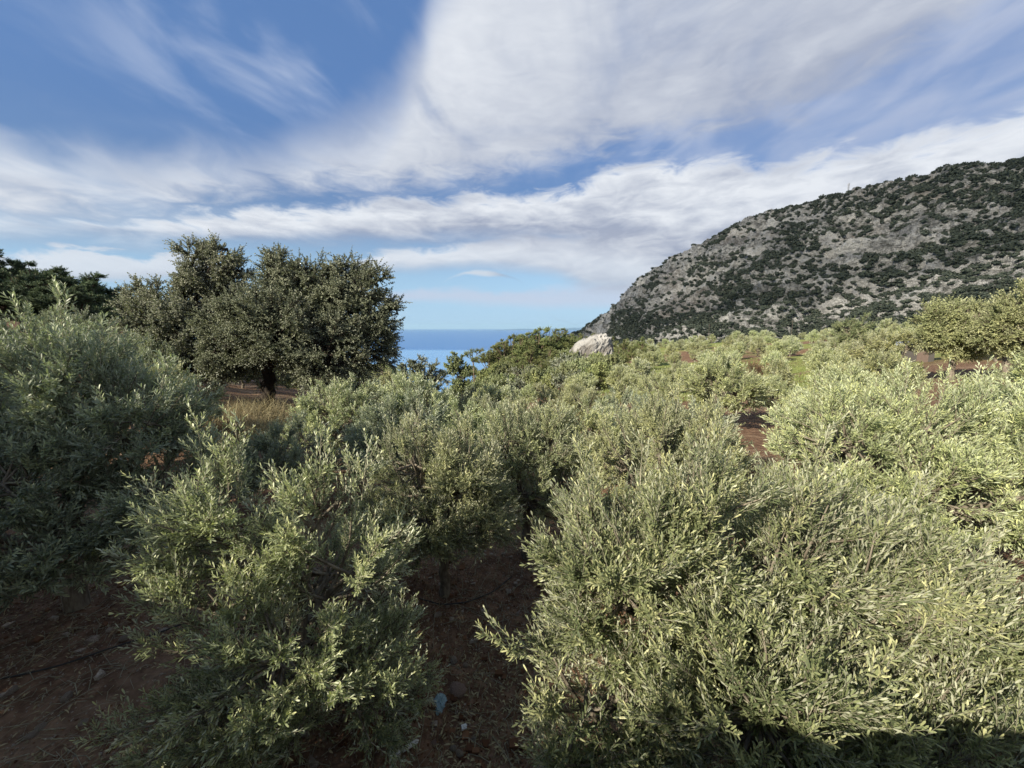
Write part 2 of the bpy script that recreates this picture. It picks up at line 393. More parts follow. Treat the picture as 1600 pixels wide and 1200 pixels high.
M['pinebark'] = wood_mat('pine_bark', (.09, .06, .045), (.22, .17, .13), 4., .03)

# ground
def c0_(t, n, k): return t.m('MULTIPLY', t.m('SUBTRACT', n, .5), k)
def ground_mat():
    m_, t = mat('red_soil'); P = t.n('ShaderNodeNewGeometry').outputs['Position']
    gr = t.n('ShaderNodeAttribute', attribute_name='tint').outputs['Fac']
    n1 = t.noise(P, .35, 4, .6); n2 = t.noise(P, 5., 6, .7); n3 = t.noise(P, 38., 4, .7)
    vo = t.n('ShaderNodeTexVoronoi'); t.put(vo.inputs['Vector'], P); vo.inputs['Scale'].default_value = 26.
    soil = t.mix(t.smooth(n2, .35, .68), (.095, .055, .036), (.23, .145, .095))
    soil = t.mix(t.smooth(n1, .5, .72, 0., .55), soil, (.31, .225, .155))
    soil = t.mix(t.smooth(n3, .60, .72, 0., .6), soil, (.30, .23, .15))
    soil = t.mix(t.smooth(n3, .42, .28, 0., .6), soil, (.045, .024, .015))
    grass = t.mix(t.smooth(t.noise(P, 1.3, 5, .7), .35, .65), (.12, .15, .04), (.24, .27, .09))
    grass = t.mix(t.smooth(t.noise(P, .3, 3), .45, .62, 0., .45), grass, (.28, .23, .11))
    c_ = t.mix(t.smooth(t.m('ADD', gr, c0_(t, n2, .35)), .35, .65), soil, grass)
    h = t.m('ADD', t.m('MULTIPLY', n2, .6), t.m('ADD', t.m('MULTIPLY', n3, .25), t.m('MULTIPLY', vo.outputs[0], .25)))
    out(t, pbr(t, c_, .95, .1, t.bump(h, .9, .06))); return m_
def c0_(t, n, k): return t.m('MULTIPLY', t.m('SUBTRACT', n, .5), k)
M['ground'] = ground_mat()
def rock_mat(name, a, b, crack, sc=1., bs=.3, warm=None):
    m_, t = mat(name); P = t.n('ShaderNodeTexCoord').outputs['Object']
    n1 = t.noise(P, .9*sc, 8, .65, .4); n2 = t.noise(P, 4.*sc, 6, .7)
    c_ = t.mix(t.smooth(n1, .35, .65), a, b)
    if warm: c_ = t.mix(t.smooth(t.noise(P, .25*sc, 4), .52, .70, 0., .7), c_, warm)
    vo = t.n('ShaderNodeTexVoronoi', feature='DISTANCE_TO_EDGE'); vo.inputs['Scale'].default_value = 1.3*sc
    wv = t.n('ShaderNodeVectorMath', operation='ADD'); t.put(wv.inputs[0], P); nn = t.n('ShaderNodeTexNoise'); t.put(nn.inputs['Vector'], P); nn.inputs['Scale'].default_value = sc
    t.put(wv.inputs[1], nn.outputs['Color']); t.put(vo.inputs['Vector'], wv.outputs[0])
    cr = t.smooth(vo.outputs[0], .0, .08)
    c_ = t.mix(t.m('MULTIPLY', t.m('SUBTRACT', 1., cr), .8), c_, crack)
    h = t.m('ADD', n1, t.m('MULTIPLY_ADD', n2, .4, t.m('MULTIPLY', cr, .35)))
    out(t, pbr(t, c_, .9, .2, t.bump(h, 1., bs))); return m_
M['limestone'] = rock_mat('limestone', (.21, .205, .195), (.37, .36, .34), (.09, .08, .07), .35, .6, (.33, .27, .22))
M['stone'] = rock_mat('field_stone', (.26, .21, .17), (.44, .38, .31), (.2, .15, .12), 9., .02)
M['pinkstone'] = rock_mat('pink_stone', (.30, .20, .16), (.46, .34, .28), (.2, .12, .1), 9., .02)
def plain(name, col, rough=.7, spec=.3, var=.25, sc=8.):
    m_, t = mat(name); P = t.n('ShaderNodeTexCoord').outputs['Object']; n1 = t.noise(P, sc, 5, .6)
    out(t, pbr(t, t.mix(n1, tuple(x*(1-var) for x in col), tuple(min(1, x*(1+var)) for x in col)), rough, spec, t.bump(n1, .3, .01))); return m_

# ------------------------------------------------------------------ object helpers
def tag(o, label=None, cat=None, group=None, kind=None):
    if label: o['label'] = label
    if cat: o['category'] = cat
    if group: o['group'] = group
    if kind: o['kind'] = kind
    return o
def empty(name, loc=(0, 0, 0), rz=0.):
    o = bpy.data.objects.new(name, None); COL.objects.link(o); o.location = loc; o.rotation_euler = (0, 0, rz); o.empty_display_size = .3; return o
def dup(root, loc, rz, s, label, group):
    r = root.copy(); COL.objects.link(r); r.location = loc; r.rotation_euler = (0, 0, rz); r.scale = s if hasattr(s, '__len__') else (s, s, s)
    r['label'] = label
    if group: r['group'] = group
    for ch in root.children:
        c_ = ch.copy(); COL.objects.link(c_); c_.parent = r
    return r
def tree_obj(name, geos, loc, rz, s, mats, label, cat, group=None):
    r = empty(name, loc, rz); r.scale = s if hasattr(s, '__len__') else (s, s, s)
    geos[0].build('trunk', [mats[1]], r); geos[1].build('crown', [mats[0], mats[2]], r)
    tag(r, label, cat, group); return r
class Proto:
    "a kind of tree: first placement links the original, the others are copies"
    def __init__(s, name, geos, mats, cat): s.name, s.g, s.m, s.cat, s.root = name, geos, mats, cat, None
    def put(s, loc, rz, sc, label, group):
        if s.root is None: s.root = tree_obj(s.name, s.g, loc, rz, sc, s.m, label, s.cat, group); s.g = None; return s.root
        return dup(s.root, loc, rz, sc, label, group)

# ------------------------------------------------------------------ terrain
AZ = np.array([-180, -60, -52, -44, -33, -18, -9, 0, 9, 18, 33, 44, 52, 60, 180.])
RR = np.array([1, 8, 12, 20, 35, 60, 100, 160, 260, 450, 900, 1600, 2600.])
HT = np.array([   # rows: distance, columns: bearing
 [-3.6]*15,
 [-3.6, -3.6, -3.6, -3.6, -3.6, -3.7, -3.9, -4.0, -4.0, -3.8, -3.5, -3.2, -3.0, -2.9, -3.6],
 [-3.6, -3.5, -3.5, -3.5, -3.6, -4.0, -4.4, -4.5, -4.5, -4.2, -3.8, -3.2, -2.8, -2.8, -3.6],
 [-3.6, -3.0, -3.1, -3.2, -3.5, -4.8, -5.4, -5.5, -5.3, -4.8, -4.1, -3.0, -2.6, -2.5, -3.6],
 [-3.6, -1.5, -1.5, -2.0, -4.0, -6.4, -7.8, -7.4, -6.7, -5.8, -4.6, -3.1, -2.6, -2.4, -3.6],
 [-3.6,  1.0,  1.0,  -.5, -6.0, -10., -12.5, -10.5, -9.0, -7.4, -5.6, -3.4, -2.2, -2.0, -3.6],
 [-3.6,  3.0,  3.0,  1.0, -9.0, -19., -20., -10., -9.2, -8.0, -5.8, -3.4,  0.0,  1.0, -3.6],
 [-5.0,  3.0,  2.0, -3.0, -16., -32., -32., -17., -10., -7.2, -4.0, -1.5,  2.0,  3.0, -5.0],
 [-15., -10., -12., -20., -35., -55., -58., -48., -34., -16., -11., -6.0,  0.0,  2.0, -15.],
 [-40., -40., -50., -60., -75., -95., -100., -100., -90., -70., -50., -30., -10., 0., -40.],
 [-60., -120., -130., -140., -90., -75., -200., -220., -220., -180., -120., -70., -40., -20., -60.],
 [-100., -200., -240., -270., -280., -290., -290., -290., -290., -280., -260., -200., -120., -100., -100.],
 [-150., -280., -290., -300., -300., -300., -300., -300., -300., -300., -300., -290., -260., -250., -150.]])
def H(x, y):
    x = np.asarray(x, float); y = np.asarray(y, float)
    a = np.degrees(np.arctan2(x, y)); r = np.maximum(np.hypot(x, y), 1.)
    i = np.clip(np.searchsorted(AZ, a)-1, 0, len(AZ)-2); fa = (a-AZ[i])/(AZ[i+1]-AZ[i]); fa = fa*fa*(3-2*fa)
    lr = np.log(r); LR = np.log(RR)
    j = np.clip(np.searchsorted(LR, lr)-1, 0, len(LR)-2); fr = np.clip((lr-LR[j])/(LR[j+1]-LR[j]), 0, 1)
    z = (HT[j, i]*(1-fa)+HT[j, i+1]*fa)*(1-fr)+(HT[j+1, i]*(1-fa)+HT[j+1, i+1]*fa)*fr
    return z+fbm(x*.12, y*.12, o=3, s=5)*np.minimum(.18+r*.006, 4.)
def hz(x, y): return float(H(np.array([x]), np.array([y]))[0])

aa = np.radians(np.concatenate([np.arange(-180, -62, 3.), np.arange(-62, 62, .4), np.arange(62, 180, 3.)]))
rr = np.concatenate([[.02, .5], np.geomspace(1.0, 3000, 420)])
RG, AG = np.meshgrid(rr, aa, indexing='ij')
X = RG*np.sin(AG); Y = RG*np.cos(AG)
near = np.clip((22-RG)/12, 0, 1)
Z = H(X, Y)+near*(fbm(X*2.2, Y*2.2, o=4, s=9)*.07+fbm(X*9, Y*9, o=3, s=19)*.022)
# cultivated soil near, green grass between the far terraces, scrub beyond
gn = fbm(X*.07, Y*.07, o=3, s=31)
azd = np.degrees(AG)
gm = np.clip((RG-38)/25, 0, 1)*np.clip((azd-8)/10, 0, 1)*(.62+gn*.8)
gm = np.maximum(gm, .75*np.clip((RG-26)/8, 0, 1)*np.clip((azd-28)/4, 0, 1)*np.clip((41-azd)/4, 0, 1)*(.45+gn*.9))
gm = np.maximum(gm, np.clip((RG-110)/60, 0, 1)*.7)
na, nr = len(aa), len(rr)
idx = np.arange(nr*na).reshape(nr, na); nx = np.roll(idx, -1, 1)
q = np.stack([idx[:-1], idx[1:], nx[1:], nx[:-1]], -1).reshape(-1, 4)
g = Geo(); g.add(np.stack([X, Y, Z], -1).reshape(-1, 3), q.ravel(), np.full(len(q), 4), 0, np.clip(gm, 0, 1).ravel(), True)
tag(g.build('ground', [M['ground']]), kind='structure')

# sea
def sea_mat():
    m_, t = mat('sea_water'); P = t.n('ShaderNodeNewGeometry').outputs['Position']
    mp = t.n('ShaderNodeMapping'); t.put(mp.inputs[0], P); mp.inputs['Scale'].default_value = (.00012, .00045, 1)
    n1 = t.noise(mp.outputs[0], 1., 4, .55)
    sy = t.n('ShaderNodeSeparateXYZ'); t.put(sy.inputs[0], P)
    # calm slick water inshore, sky reflection painted in as paler colour; wind-ruffled beyond
    calm = t.smooth(t.m('ADD', sy.outputs[1], c0_(t, n1, 900.)), 4700., 4300.)
    col = t.mix(calm, (.016, .135, .37), (.08, .26, .52))
    nb = t.noise(P, .05, 3, .6)
    rgh = t.m('MULTIPLY_ADD', calm, -.12, .32)
    out(t, pbr(t, col, rgh, .32, t.bump(nb, .25, 4.))); return m_
g = Geo(); S_ = 90000.
ys = np.array([-3000, 1200, 3000, 6000, 12000, 30000, S_]); xs = np.array([-S_, -20000, -5000, 0, 5000, 20000, S_])
XX, YY = np.meshgrid(xs, ys); idx = np.arange(49).reshape(7, 7)
q = np.stack([idx[:-1, :-1], idx[:-1, 1:], idx[1:, 1:], idx[1:, :-1]], -1).reshape(-1, 4)
g.add(np.stack([XX, YY, np.full_like(XX, -250.)], -1).reshape(-1, 3), q.ravel(), np.full(len(q), 4))
tag(g.build('sea', [sea_mat()]), kind='structure')

# ------------------------------------------------------------------ mountain
RID = [(860, 532, 1650), (905, 520, 1560), (950, 490, 1480), (990, 452, 1420), (1012, 430, 1390), (1060, 401, 1340), (1100, 379, 1300), (1160, 350, 1240), (1200, 336, 1200),
       (1260, 320, 1150), (1324, 306, 1100), (1380, 300, 1050), (1440, 285, 1000), (1490, 267, 960), (1550, 257, 920), (1600, 256, 880), (1750, 235, 800), (2000, 230, 700), (2600, 330, 560)]
rp = np.array([[*at(a, b, d*math.sqrt(1+((a-800)/F)**2)*.93)] for a, b, d in RID])
sk = np.concatenate([[0], np.cumsum(np.linalg.norm(np.diff(rp[:, :2], axis=0), axis=1))])
NS, NTT = 900, 340
s_ = np.linspace(0, sk[-1], NS); ridge = np.stack([np.interp(s_, sk, rp[:, i]) for i in range(3)], -1)
k_ = np.ones(9)/9
for i in range(3): ridge[:, i] = np.convolve(np.pad(ridge[:, i], 4, 'edge'), k_, 'valid')
# fall line: down towards the valley in front of us
foot_dir = nrm(np.stack([-ridge[:, 0]*.9-60, -ridge[:, 1], np.zeros(NS)], -1)*.55+np.array([-.55, -.62, 0])*600)
tt = np.linspace(-.35, 1, NTT)
hgt = ridge[:, 2]+150
run = 120+hgt*1.15
ti = np.abs(tt)
D_ = np.where(tt[None] >= 0, tt[None]*run[:, None], tt[None]*500)
prof = np.where(tt[None] >= 0, 1-(.45*tt[None]+.55*tt[None]**1.7), 1-ti[None]**1.6*2.2)
MX = ridge[:, None, 0]+foot_dir[:, None, 0]*D_; MY = ridge[:, None, 1]+foot_dir[:, None, 1]*D_
MZ = -150+hgt[:, None]*prof
# strata: tilted ledges and gullies
lay = (MZ+MX*.10-MY*.02)
amp = np.clip(ti*9, .0, 1)[None]*np.clip(hgt/200, .15, 1)[:, None]
rg = fbm(MX*.012, MY*.012, MZ*.012, 5, 41, True); rg2 = fbm(MX*.032, MY*.032, MZ*.05, 5, 47, True); ldg = np.abs(((lay*.028+fbm(MX*.01, MY*.01, o=3, s=3)*.6) % 1)-.5)*2
dsp = amp*(rg*30+rg2*19+(ldg-.5)*15+fbm(MX*.004, MY*.004, o=3, s=77)*26)
MX = MX+foot_dir[:, None, 0]*dsp*.75; MY = MY+foot_dir[:, None, 1]*dsp*.75; MZ = MZ+dsp*.55
MV = np.stack([MX, MY, MZ], -1)
def mountain_mat():
    m_, t = mat('mountain_limestone'); P = t.n('ShaderNodeTexCoord').outputs['Object']
    mp = t.n('ShaderNodeMapping'); t.put(mp.inputs[0], P); mp.inputs['Rotation'].default_value = (0, R(12), 0); mp.inputs['Scale'].default_value = (1, 1, 2.2)
    n1 = t.noise(mp.outputs[0], .022, 9, .68, .5); n2 = t.noise(P, .15, 8, .75); n3 = t.noise(P, .006, 4, .5)
    sn = t.n('ShaderNodeSeparateXYZ'); t.put(sn.inputs[0], t.n('ShaderNodeNewGeometry').outputs['True Normal'])
    c_ = t.mix(t.smooth(n1, .36, .60), (.22, .225, .23), (.60, .60, .595))
    c_ = t.mix(t.smooth(n2, .40, .55, .85, 0.), c_, (.10, .105, .10))
    c_ = t.mix(t.smooth(n3, .50, .66, 0., .4), c_, (.46, .41, .37))
    c_ = t.mix(t.smooth(t.noise(P, .010, 5, .6, .5), .50, .60, 0., .55), c_, (.70, .70, .69))
    flat = t.smooth(t.m('ADD', sn.outputs[2], c0_(t, t.noise(P, .05, 6, .7), 1.3)), .66, .92, 0., .9)
    c_ = t.mix(flat, c_, (.075, .085, .06))
    h = t.m('ADD', n1, t.m('MULTIPLY', n2, .9))
    out(t, pbr(t, c_, .95, .1, t.bump(h, 1., 30.))); return m_
idx = np.arange(NS*NTT).reshape(NS, NTT)
q = np.stack([idx[:-1, :-1], idx[:-1, 1:], idx[1:, 1:], idx[1:, :-1]], -1).reshape(-1, 4)
g = Geo(); g.add(MV.reshape(-1, 3), q.ravel(), np.full(len(q), 4), 0, .5, False)
tag(g.build('mountain', [mountain_mat()]), kind='structure')

# shrubs on the mountain
def shrub_shape(seed, nl=46, ls=.62):
    rng = np.random.default_rng(seed); g = Geo()
    t_ = (1+5**.5)/2
    iv = nrm(np.array([(-1,t_,0),(1,t_,0),(-1,-t_,0),(1,-t_,0),(0,-1,t_),(0,1,t_),(0,-1,-t_),(0,1,-t_),(t_,0,-1),(t_,0,1),(-t_,0,-1),(-t_,0,1)], float))
    fc = [(0,11,5),(0,5,1),(0,1,7),(0,7,10),(0,10,11),(1,5,9),(5,11,4),(11,10,2),(10,7,6),(7,1,8),(3,9,4),(3,4,2),(3,2,6),(3,6,8),(3,8,9),(4,9,5),(2,4,11),(6,2,10),(8,6,7),(9,8,1)]
    V = list(iv); F_ = []; cc = {}
    def md(a, b):
        k = (min(a, b), max(a, b))
        if k not in cc: cc[k] = len(V); V.append(nrm(V[a]+V[b]))
        return cc[k]
    for a, b, c_ in fc:
        x, y, z = md(a, b), md(b, c_), md(c_, a); F_ += [(a, x, z), (b, y, x), (c_, z, y), (x, y, z)]
    V = np.array(V); V = V*(1+.28*vnoise(V[:, 0]*1.7+seed, V[:, 1]*1.7, V[:, 2]*1.7, 3))[:, None]*.82
    V[:, 2] = V[:, 2]*.8+.45
    g.add(V, np.array(F_).ravel(), np.full(len(F_), 3), 0, .3)
    d = rdir(rng, nl); d[:, 2] = np.abs(d[:, 2])*.9+.1
    O = d*rng.uniform(.62, 1.0, size=(nl, 1)); O[:, 2] = O[:, 2]*.8+.4
    leaves(g, O, d+.9*rdir(rng, nl), nrm(d+.6*rdir(rng, nl)), ls*rng.uniform(.6, 1.2, nl), ls*.8*rng.uniform(.6, 1.1, nl), rng.uniform(.2, .9, nl), 0, 'round')
    return g
SH = [shrub_shape(s) for s in range(5)]
rng = np.random.default_rng(11)
fi = int(.35/1.35*NTT)+2
nS = 72000
si = rng.integers(4, NS-2, nS); ti_ = rng.integers(fi-6, NTT-2, nS)
pv = MV[si, ti_]
scr = np.array([[(p[0]/(p[1]*math.cos(PT)-p[2]*math.sin(PT)))*F+800, 600-F*(p[1]*math.sin(PT)+p[2]*math.cos(PT))/(p[1]*math.cos(PT)-p[2]*math.sin(PT))] for p in pv])
dist = np.linalg.norm(pv, axis=1)
ng = fbm(pv[:, 0]*.011, pv[:, 1]*.011, pv[:, 2]*.02, 4, 61); nf = fbm(pv[:, 0]*.04, pv[:, 1]*.04, pv[:, 2]*.05, 3, 67)
tq = (ti_-fi)/(NTT-fi)
sfrac = s_[si]/sk[-1]
up_ = np.clip((sfrac-.40)*3.2, 0, 1)*np.clip((.52-tq)*4.5, 0, 1)         # dense scrub on the upper right flank
lowd = np.clip((tq-.50)*4, 0, 1)
edge_ = np.clip((.035-tq)*50, 0, 1)*np.clip((sfrac-.3)*6, 0, 1)
dens = np.clip(.15+.8*np.clip(ng*1.6+nf*.9, -.2, 1)+1.7*up_+.55*lowd*(sfrac > .12)+.8*edge_, .03, 1)
left_ = np.clip((1180-scr[:, 0])/120, 0, 1)*(1-np.clip((scr[:, 1]-475)/20, 0, 1))
belt_ = np.clip((scr[:, 1]-(503-(scr[:, 0]-1250)*.21))/8, 0, 1)*(scr[:, 0] > 1240)
dens = np.clip(dens*(1-.45*left_)+1.6*belt_, 0, 2.2)
keep = rng.random(nS) < dens*np.clip((dist/1500)**-1*.33, 0, 1)
ci = np.where(keep & (scr[:, 0] > 850) & (scr[:, 0] < 1850) & (pv[:, 2] > -110))[0]
rad_ = rng.uniform(1.6, 4.6, len(ci))*(1+.7*np.clip(ng[ci]*1.5, 0, 1))
vis = rad_/dist[ci]*(scr[ci, 0] < 1600)*(scr[ci, 1] < 505)
order = np.argsort(-vis)
roots = []
for k in range(5):
    o = SH[k].build('mountain_shrub', [M['mountain_shrub']], link=False); roots.append(o)
LBL = ['dark rounded shrub on the rocky mountainside', 'dark shrub in dense scrub of the upper mountain', 'dark shrub at the mountain foot']
for n_, k in enumerate(order[:290]):
    i = ci[k]; o = roots[n_ % 5]
    if n_ >= 5: o = o.copy()
    COL.objects.link(o); r_ = rad_[k]
    o.location = pv[i]-np.array([0, 0, r_*.25]); o.rotation_euler = (0, 0, rng.uniform(0, 6.28)); o.scale = (r_*1.15, r_*1.15, r_)
    z_ = 0 if (up_[i] < .3 and tq[i] < .75) else (1 if up_[i] >= .3 else 2)
    lx_ = 'left shoulder' if scr[i, 0] < 1100 else 'middle' if scr[i, 0] < 1350 else 'right side'; lv_ = 'high' if scr[i, 1] < 380 else 'halfway up' if scr[i, 1] < 440 else 'low'
    tag(o, LBL[z_]+f', {lv_}, {lx_}', 'shrub', ['shrubs on the grey rocky mountainside', 'shrubs on the upper mountain flank', 'shrubs at the mountain foot'][z_])
g = Geo()
rest = order[290:]
for k in range(5):
    sel = rest[k::5]
    Vb = np.concatenate(SH[k].V); Lb = np.concatenate(SH[k].L); Tb = np.concatenate(SH[k].T); Ab = np.concatenate(SH[k].A)
    a = rng.uniform(0, 6.28, len(sel)); r_ = rad_[sel][:, None]
    ca, sa = np.cos(a)[:, None], np.sin(a)[:, None]
    X_ = (Vb[None, :, 0]*ca-Vb[None, :, 1]*sa)*r_*1.15; Y_ = (Vb[None, :, 0]*sa+Vb[None, :, 1]*ca)*r_*1.15; Z_ = Vb[None, :, 2]*r_-.25*r_
    VV = np.stack([X_, Y_, Z_], -1)+pv[ci[sel]][:, None]
    n_ = len(sel); LL = (np.arange(n_)*len(Vb))[:, None]+Lb[None]
    g.add(VV.reshape(-1, 3), LL.ravel(), np.tile(Tb, n_), 0, np.tile(Ab, n_))
tag(g.build('mountain_scrub', [M['mountain_shrub']]), 'dark scrub carpeting the grey mountainside between the rocks', 'scrub', kind='stuff')

# masts and hut on the ridge
def ridge_at(px):
    P_ = np.array([800+F*p[0]/(p[1]*math.cos(PT)-p[2]*math.sin(PT)) for p in ridge]); i = int(np.argmin(abs(P_-px))); return MV[i, int(np.argmax(MV[i, :, 2]))]
metal = plain('galvanised_metal', (.30, .31, .33), .5, .5)
white = plain('white_paint', (.75, .75, .73), .7)
def mast(px, h, w_, label):
    b = ridge_at(px)+np.array([0, 0, -3.]); r = empty('radio_mast', tuple(b))
    g = Geo(); lv = np.linspace(0, h, 10)
    for sx, sy in ((1, 1), (1, -1), (-1, 1), (-1, -1)):
        tubes(g, np.array([[(sx*w_*(1-.35*z/h), sy*w_*(1-.35*z/h), z) for z in lv]]), np.full((1, 10), w_*.22), 5)
    for a, b_ in zip(lv[:-1], lv[1:]):
        wa = w_*(1-.35*a/h); wb = w_*(1-.35*b_/h)
        tubes(g, np.array([[(-wa, -wa, a), (wb, -wb, b_)], [(wa, -wa, a), (-wb, -wb, b_)], [(-wa, wa, a), (-wb, -wb, b_)], [(wa, wa, a), (wb, -wb, b_)]]), np.full((4, 2), w_*.13), 4)
    g.build('lattice', [metal], r)
    g = Geo(); tubes(g, np.array([[(0, 0, h-.5), (0, 0, h+2.5)]]), np.full((1, 2), w_*.25), 6)
    for a in (0, 2.1, 4.2):
        x, y = math.cos(a)*w_*1.3, math.sin(a)*w_*1.3
        tubes(g, np.array([[(x, y, h-4), (x, y, h)]]), np.full((1, 2), w_*.4), 6)
    g.build('antenna', [metal], r); tag(r, label, 'radio mast')
mast(1324, 32, 1.5, 'tall lattice radio mast on the mountain ridge')
mast(1337, 18, .7, 'short thin mast right of the tall mast on the ridge')
def boxg(g, c_, s, mat_=0, rz=0.):
    v_ = np.array([(x, y, z) for x in (-.5, .5) for y in (-.5, .5) for z in (-.5, .5)])*np.array(s)
    if rz: ca, sa = math.cos(rz), math.sin(rz); v_ = np.stack([v_[:, 0]*ca-v_[:, 1]*sa, v_[:, 0]*sa+v_[:, 1]*ca, v_[:, 2]], -1)
    f = [(0, 1, 3, 2), (4, 6, 7, 5), (0, 4, 5, 1), (2, 3, 7, 6), (0, 2, 6, 4), (1, 5, 7, 3)]
    g.add(v_+np.array(c_), np.array(f).ravel(), [4]*6, mat_)
b = ridge_at(1331)+np.array([-4., -6., -1.]); r = empty('hut', tuple(b))
g = Geo(); boxg(g, (0, 0, 1.5), (9, 6, 5)); g.build('wall', [white], r)
g = Geo(); boxg(g, (0, 0, 4.15), (9.8, 6.8, .3)); g.build('roof', [metal], r)
g = Geo(); boxg(g, (1.5, -3.03, 1.2), (1.2, .1, 2.2)); g.build('door', [metal], r)
tag(r, 'small white hut between the two masts on the ridge', 'hut')

# distant land across the water
g = Geo(); n = 260
xs = np.linspace(-2000, 16000, n); prof = np.clip(fbm(xs*.00035, xs*0, o=5, s=7)*.5+.55, .05, 1)*np.clip((xs+2000)/5000, 0, 1)*480+5
yb = 46000.
V = np.concatenate([np.stack([xs, np.full(n, yb), np.full(n, -255.)], -1), np.stack([xs, np.full(n, yb+2500), -250+prof], -1), np.stack([xs, np.full(n, yb+6000), np.full(n, -255.)], -1)])
i = np.arange(n-1); q = np.concatenate([np.stack([i, i+1, i+1+n, i+n], -1), np.stack([i+n, i+1+n, i+1+2*n, i+2*n], -1)])
g.add(V, q.ravel(), np.full(len(q), 4))
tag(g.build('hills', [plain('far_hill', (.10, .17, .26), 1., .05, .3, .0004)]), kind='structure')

# ------------------------------------------------------------------ the cloud that keeps the mountain out of the sun
def cloud_mat():
    m_, t = mat('cloud_vapour')
    d = t.n('ShaderNodeBsdfDiffuse'); d.inputs[0].default_value = (.9, .9, .92, 1)
    tr = t.n('ShaderNodeBsdfTransparent'); mx = t.n('ShaderNodeMixShader')
    P = t.n('ShaderNodeTexCoord').outputs['Object']
    t.put(mx.inputs[0], t.smooth(t.noise(P, .006, 5, .6), .30, .60, .08, .36)); t.put(mx.inputs[1], tr.outputs[0]); t.put(mx.inputs[2], d.outputs[0])
    out(t, mx.outputs[0]); return m_
nu, nv = 120, 60
U, Vv = np.meshgrid(np.linspace(0, 2*math.pi, nu, endpoint=False), np.linspace(-math.pi/2, math.pi/2, nv), indexing='ij')
bx, by, bz = np.cos(U)*np.cos(Vv), np.sin(U)*np.cos(Vv), np.sin(Vv)
rr_ = 1+.22*fbm(bx*2.2, by*2.2, bz*2.2, 5, 88)
CV = np.stack([bx*rr_*900, by*rr_*620, np.where(bz > 0, bz*130, bz*45)*rr_], -1)
idx = np.arange(nu*nv).reshape(nu, nv); nx = np.roll(idx, -1, 0)
q = np.stack([idx[:, :-1], nx[:, :-1], nx[:, 1:], idx[:, 1:]], -1).reshape(-1, 4)
g = Geo(); g.add(CV.reshape(-1, 3), q.ravel(), np.full(len(q), 4), 0, .5, True)
cl = g.build('cloud', [cloud_mat()]); cl.location = (-420, 60, 950); tag(cl, kind='structure')

# ------------------------------------------------------------------ the house we look out from: its roof throws the shade on the near trees
hs = empty('house', (3.6, -5.3, -3.6))
pl_ = plain('house_render', (.62, .57, .48), .9, .2)
g = Geo(); boxg(g, (0, 0, 1.3), (10.4, 9.6, 3.2)); g.build('wall', [pl_], hs)
g = Geo(); boxg(g, (0, 4.75, 3.06), (10.5, .2, .32)); boxg(g, (0, -4.75, 3.06), (10.5, .2, .32)); boxg(g, (5.15, 0, 3.06), (.2, 9.3, .32)); boxg(g, (-5.15, 0, 3.06), (.2, 9.3, .32)); g.build('parapet', [pl_], hs)
for x in (-3, 0, 3):
    g = Geo(); boxg(g, (x, 4.83, 1.3), (1.2, .08, 1.2)); g.build('window', [plain('dark_glass', (.03, .04, .05), .1, .6)], hs)
tag(hs, 'cream flat roofed house whose roof edge is right below the viewpoint', 'house')

# ------------------------------------------------------------------ olive grove
OM = (M['olive'], M['bark'], M['twig'])
OG = (M['olive_grey'], M['bark'], M['twig'])
OW = (M['olive_warm'], M['bark'], M['twig'])
GR = 'olive trees of the grove'
def olive_near(loc, seed, lobes, label, spires=(), mats=OM, dz=.12, **k):
    z = hz(*loc)-dz
    kw = dict(trunk_h=.75, r0=.085, nb=52, ns=25, sl=.18, nodes=7, ll=.056, lw=.225, upb=.38, ang=42, rad_lo=.66, inner=.45)
    kw.update(k)
    return tree_obj('olive_tree', make_tree('olive', None, seed, lobes, spires=spires, **kw), (*loc, z), 0, 1, mats, label, 'olive tree', GR)
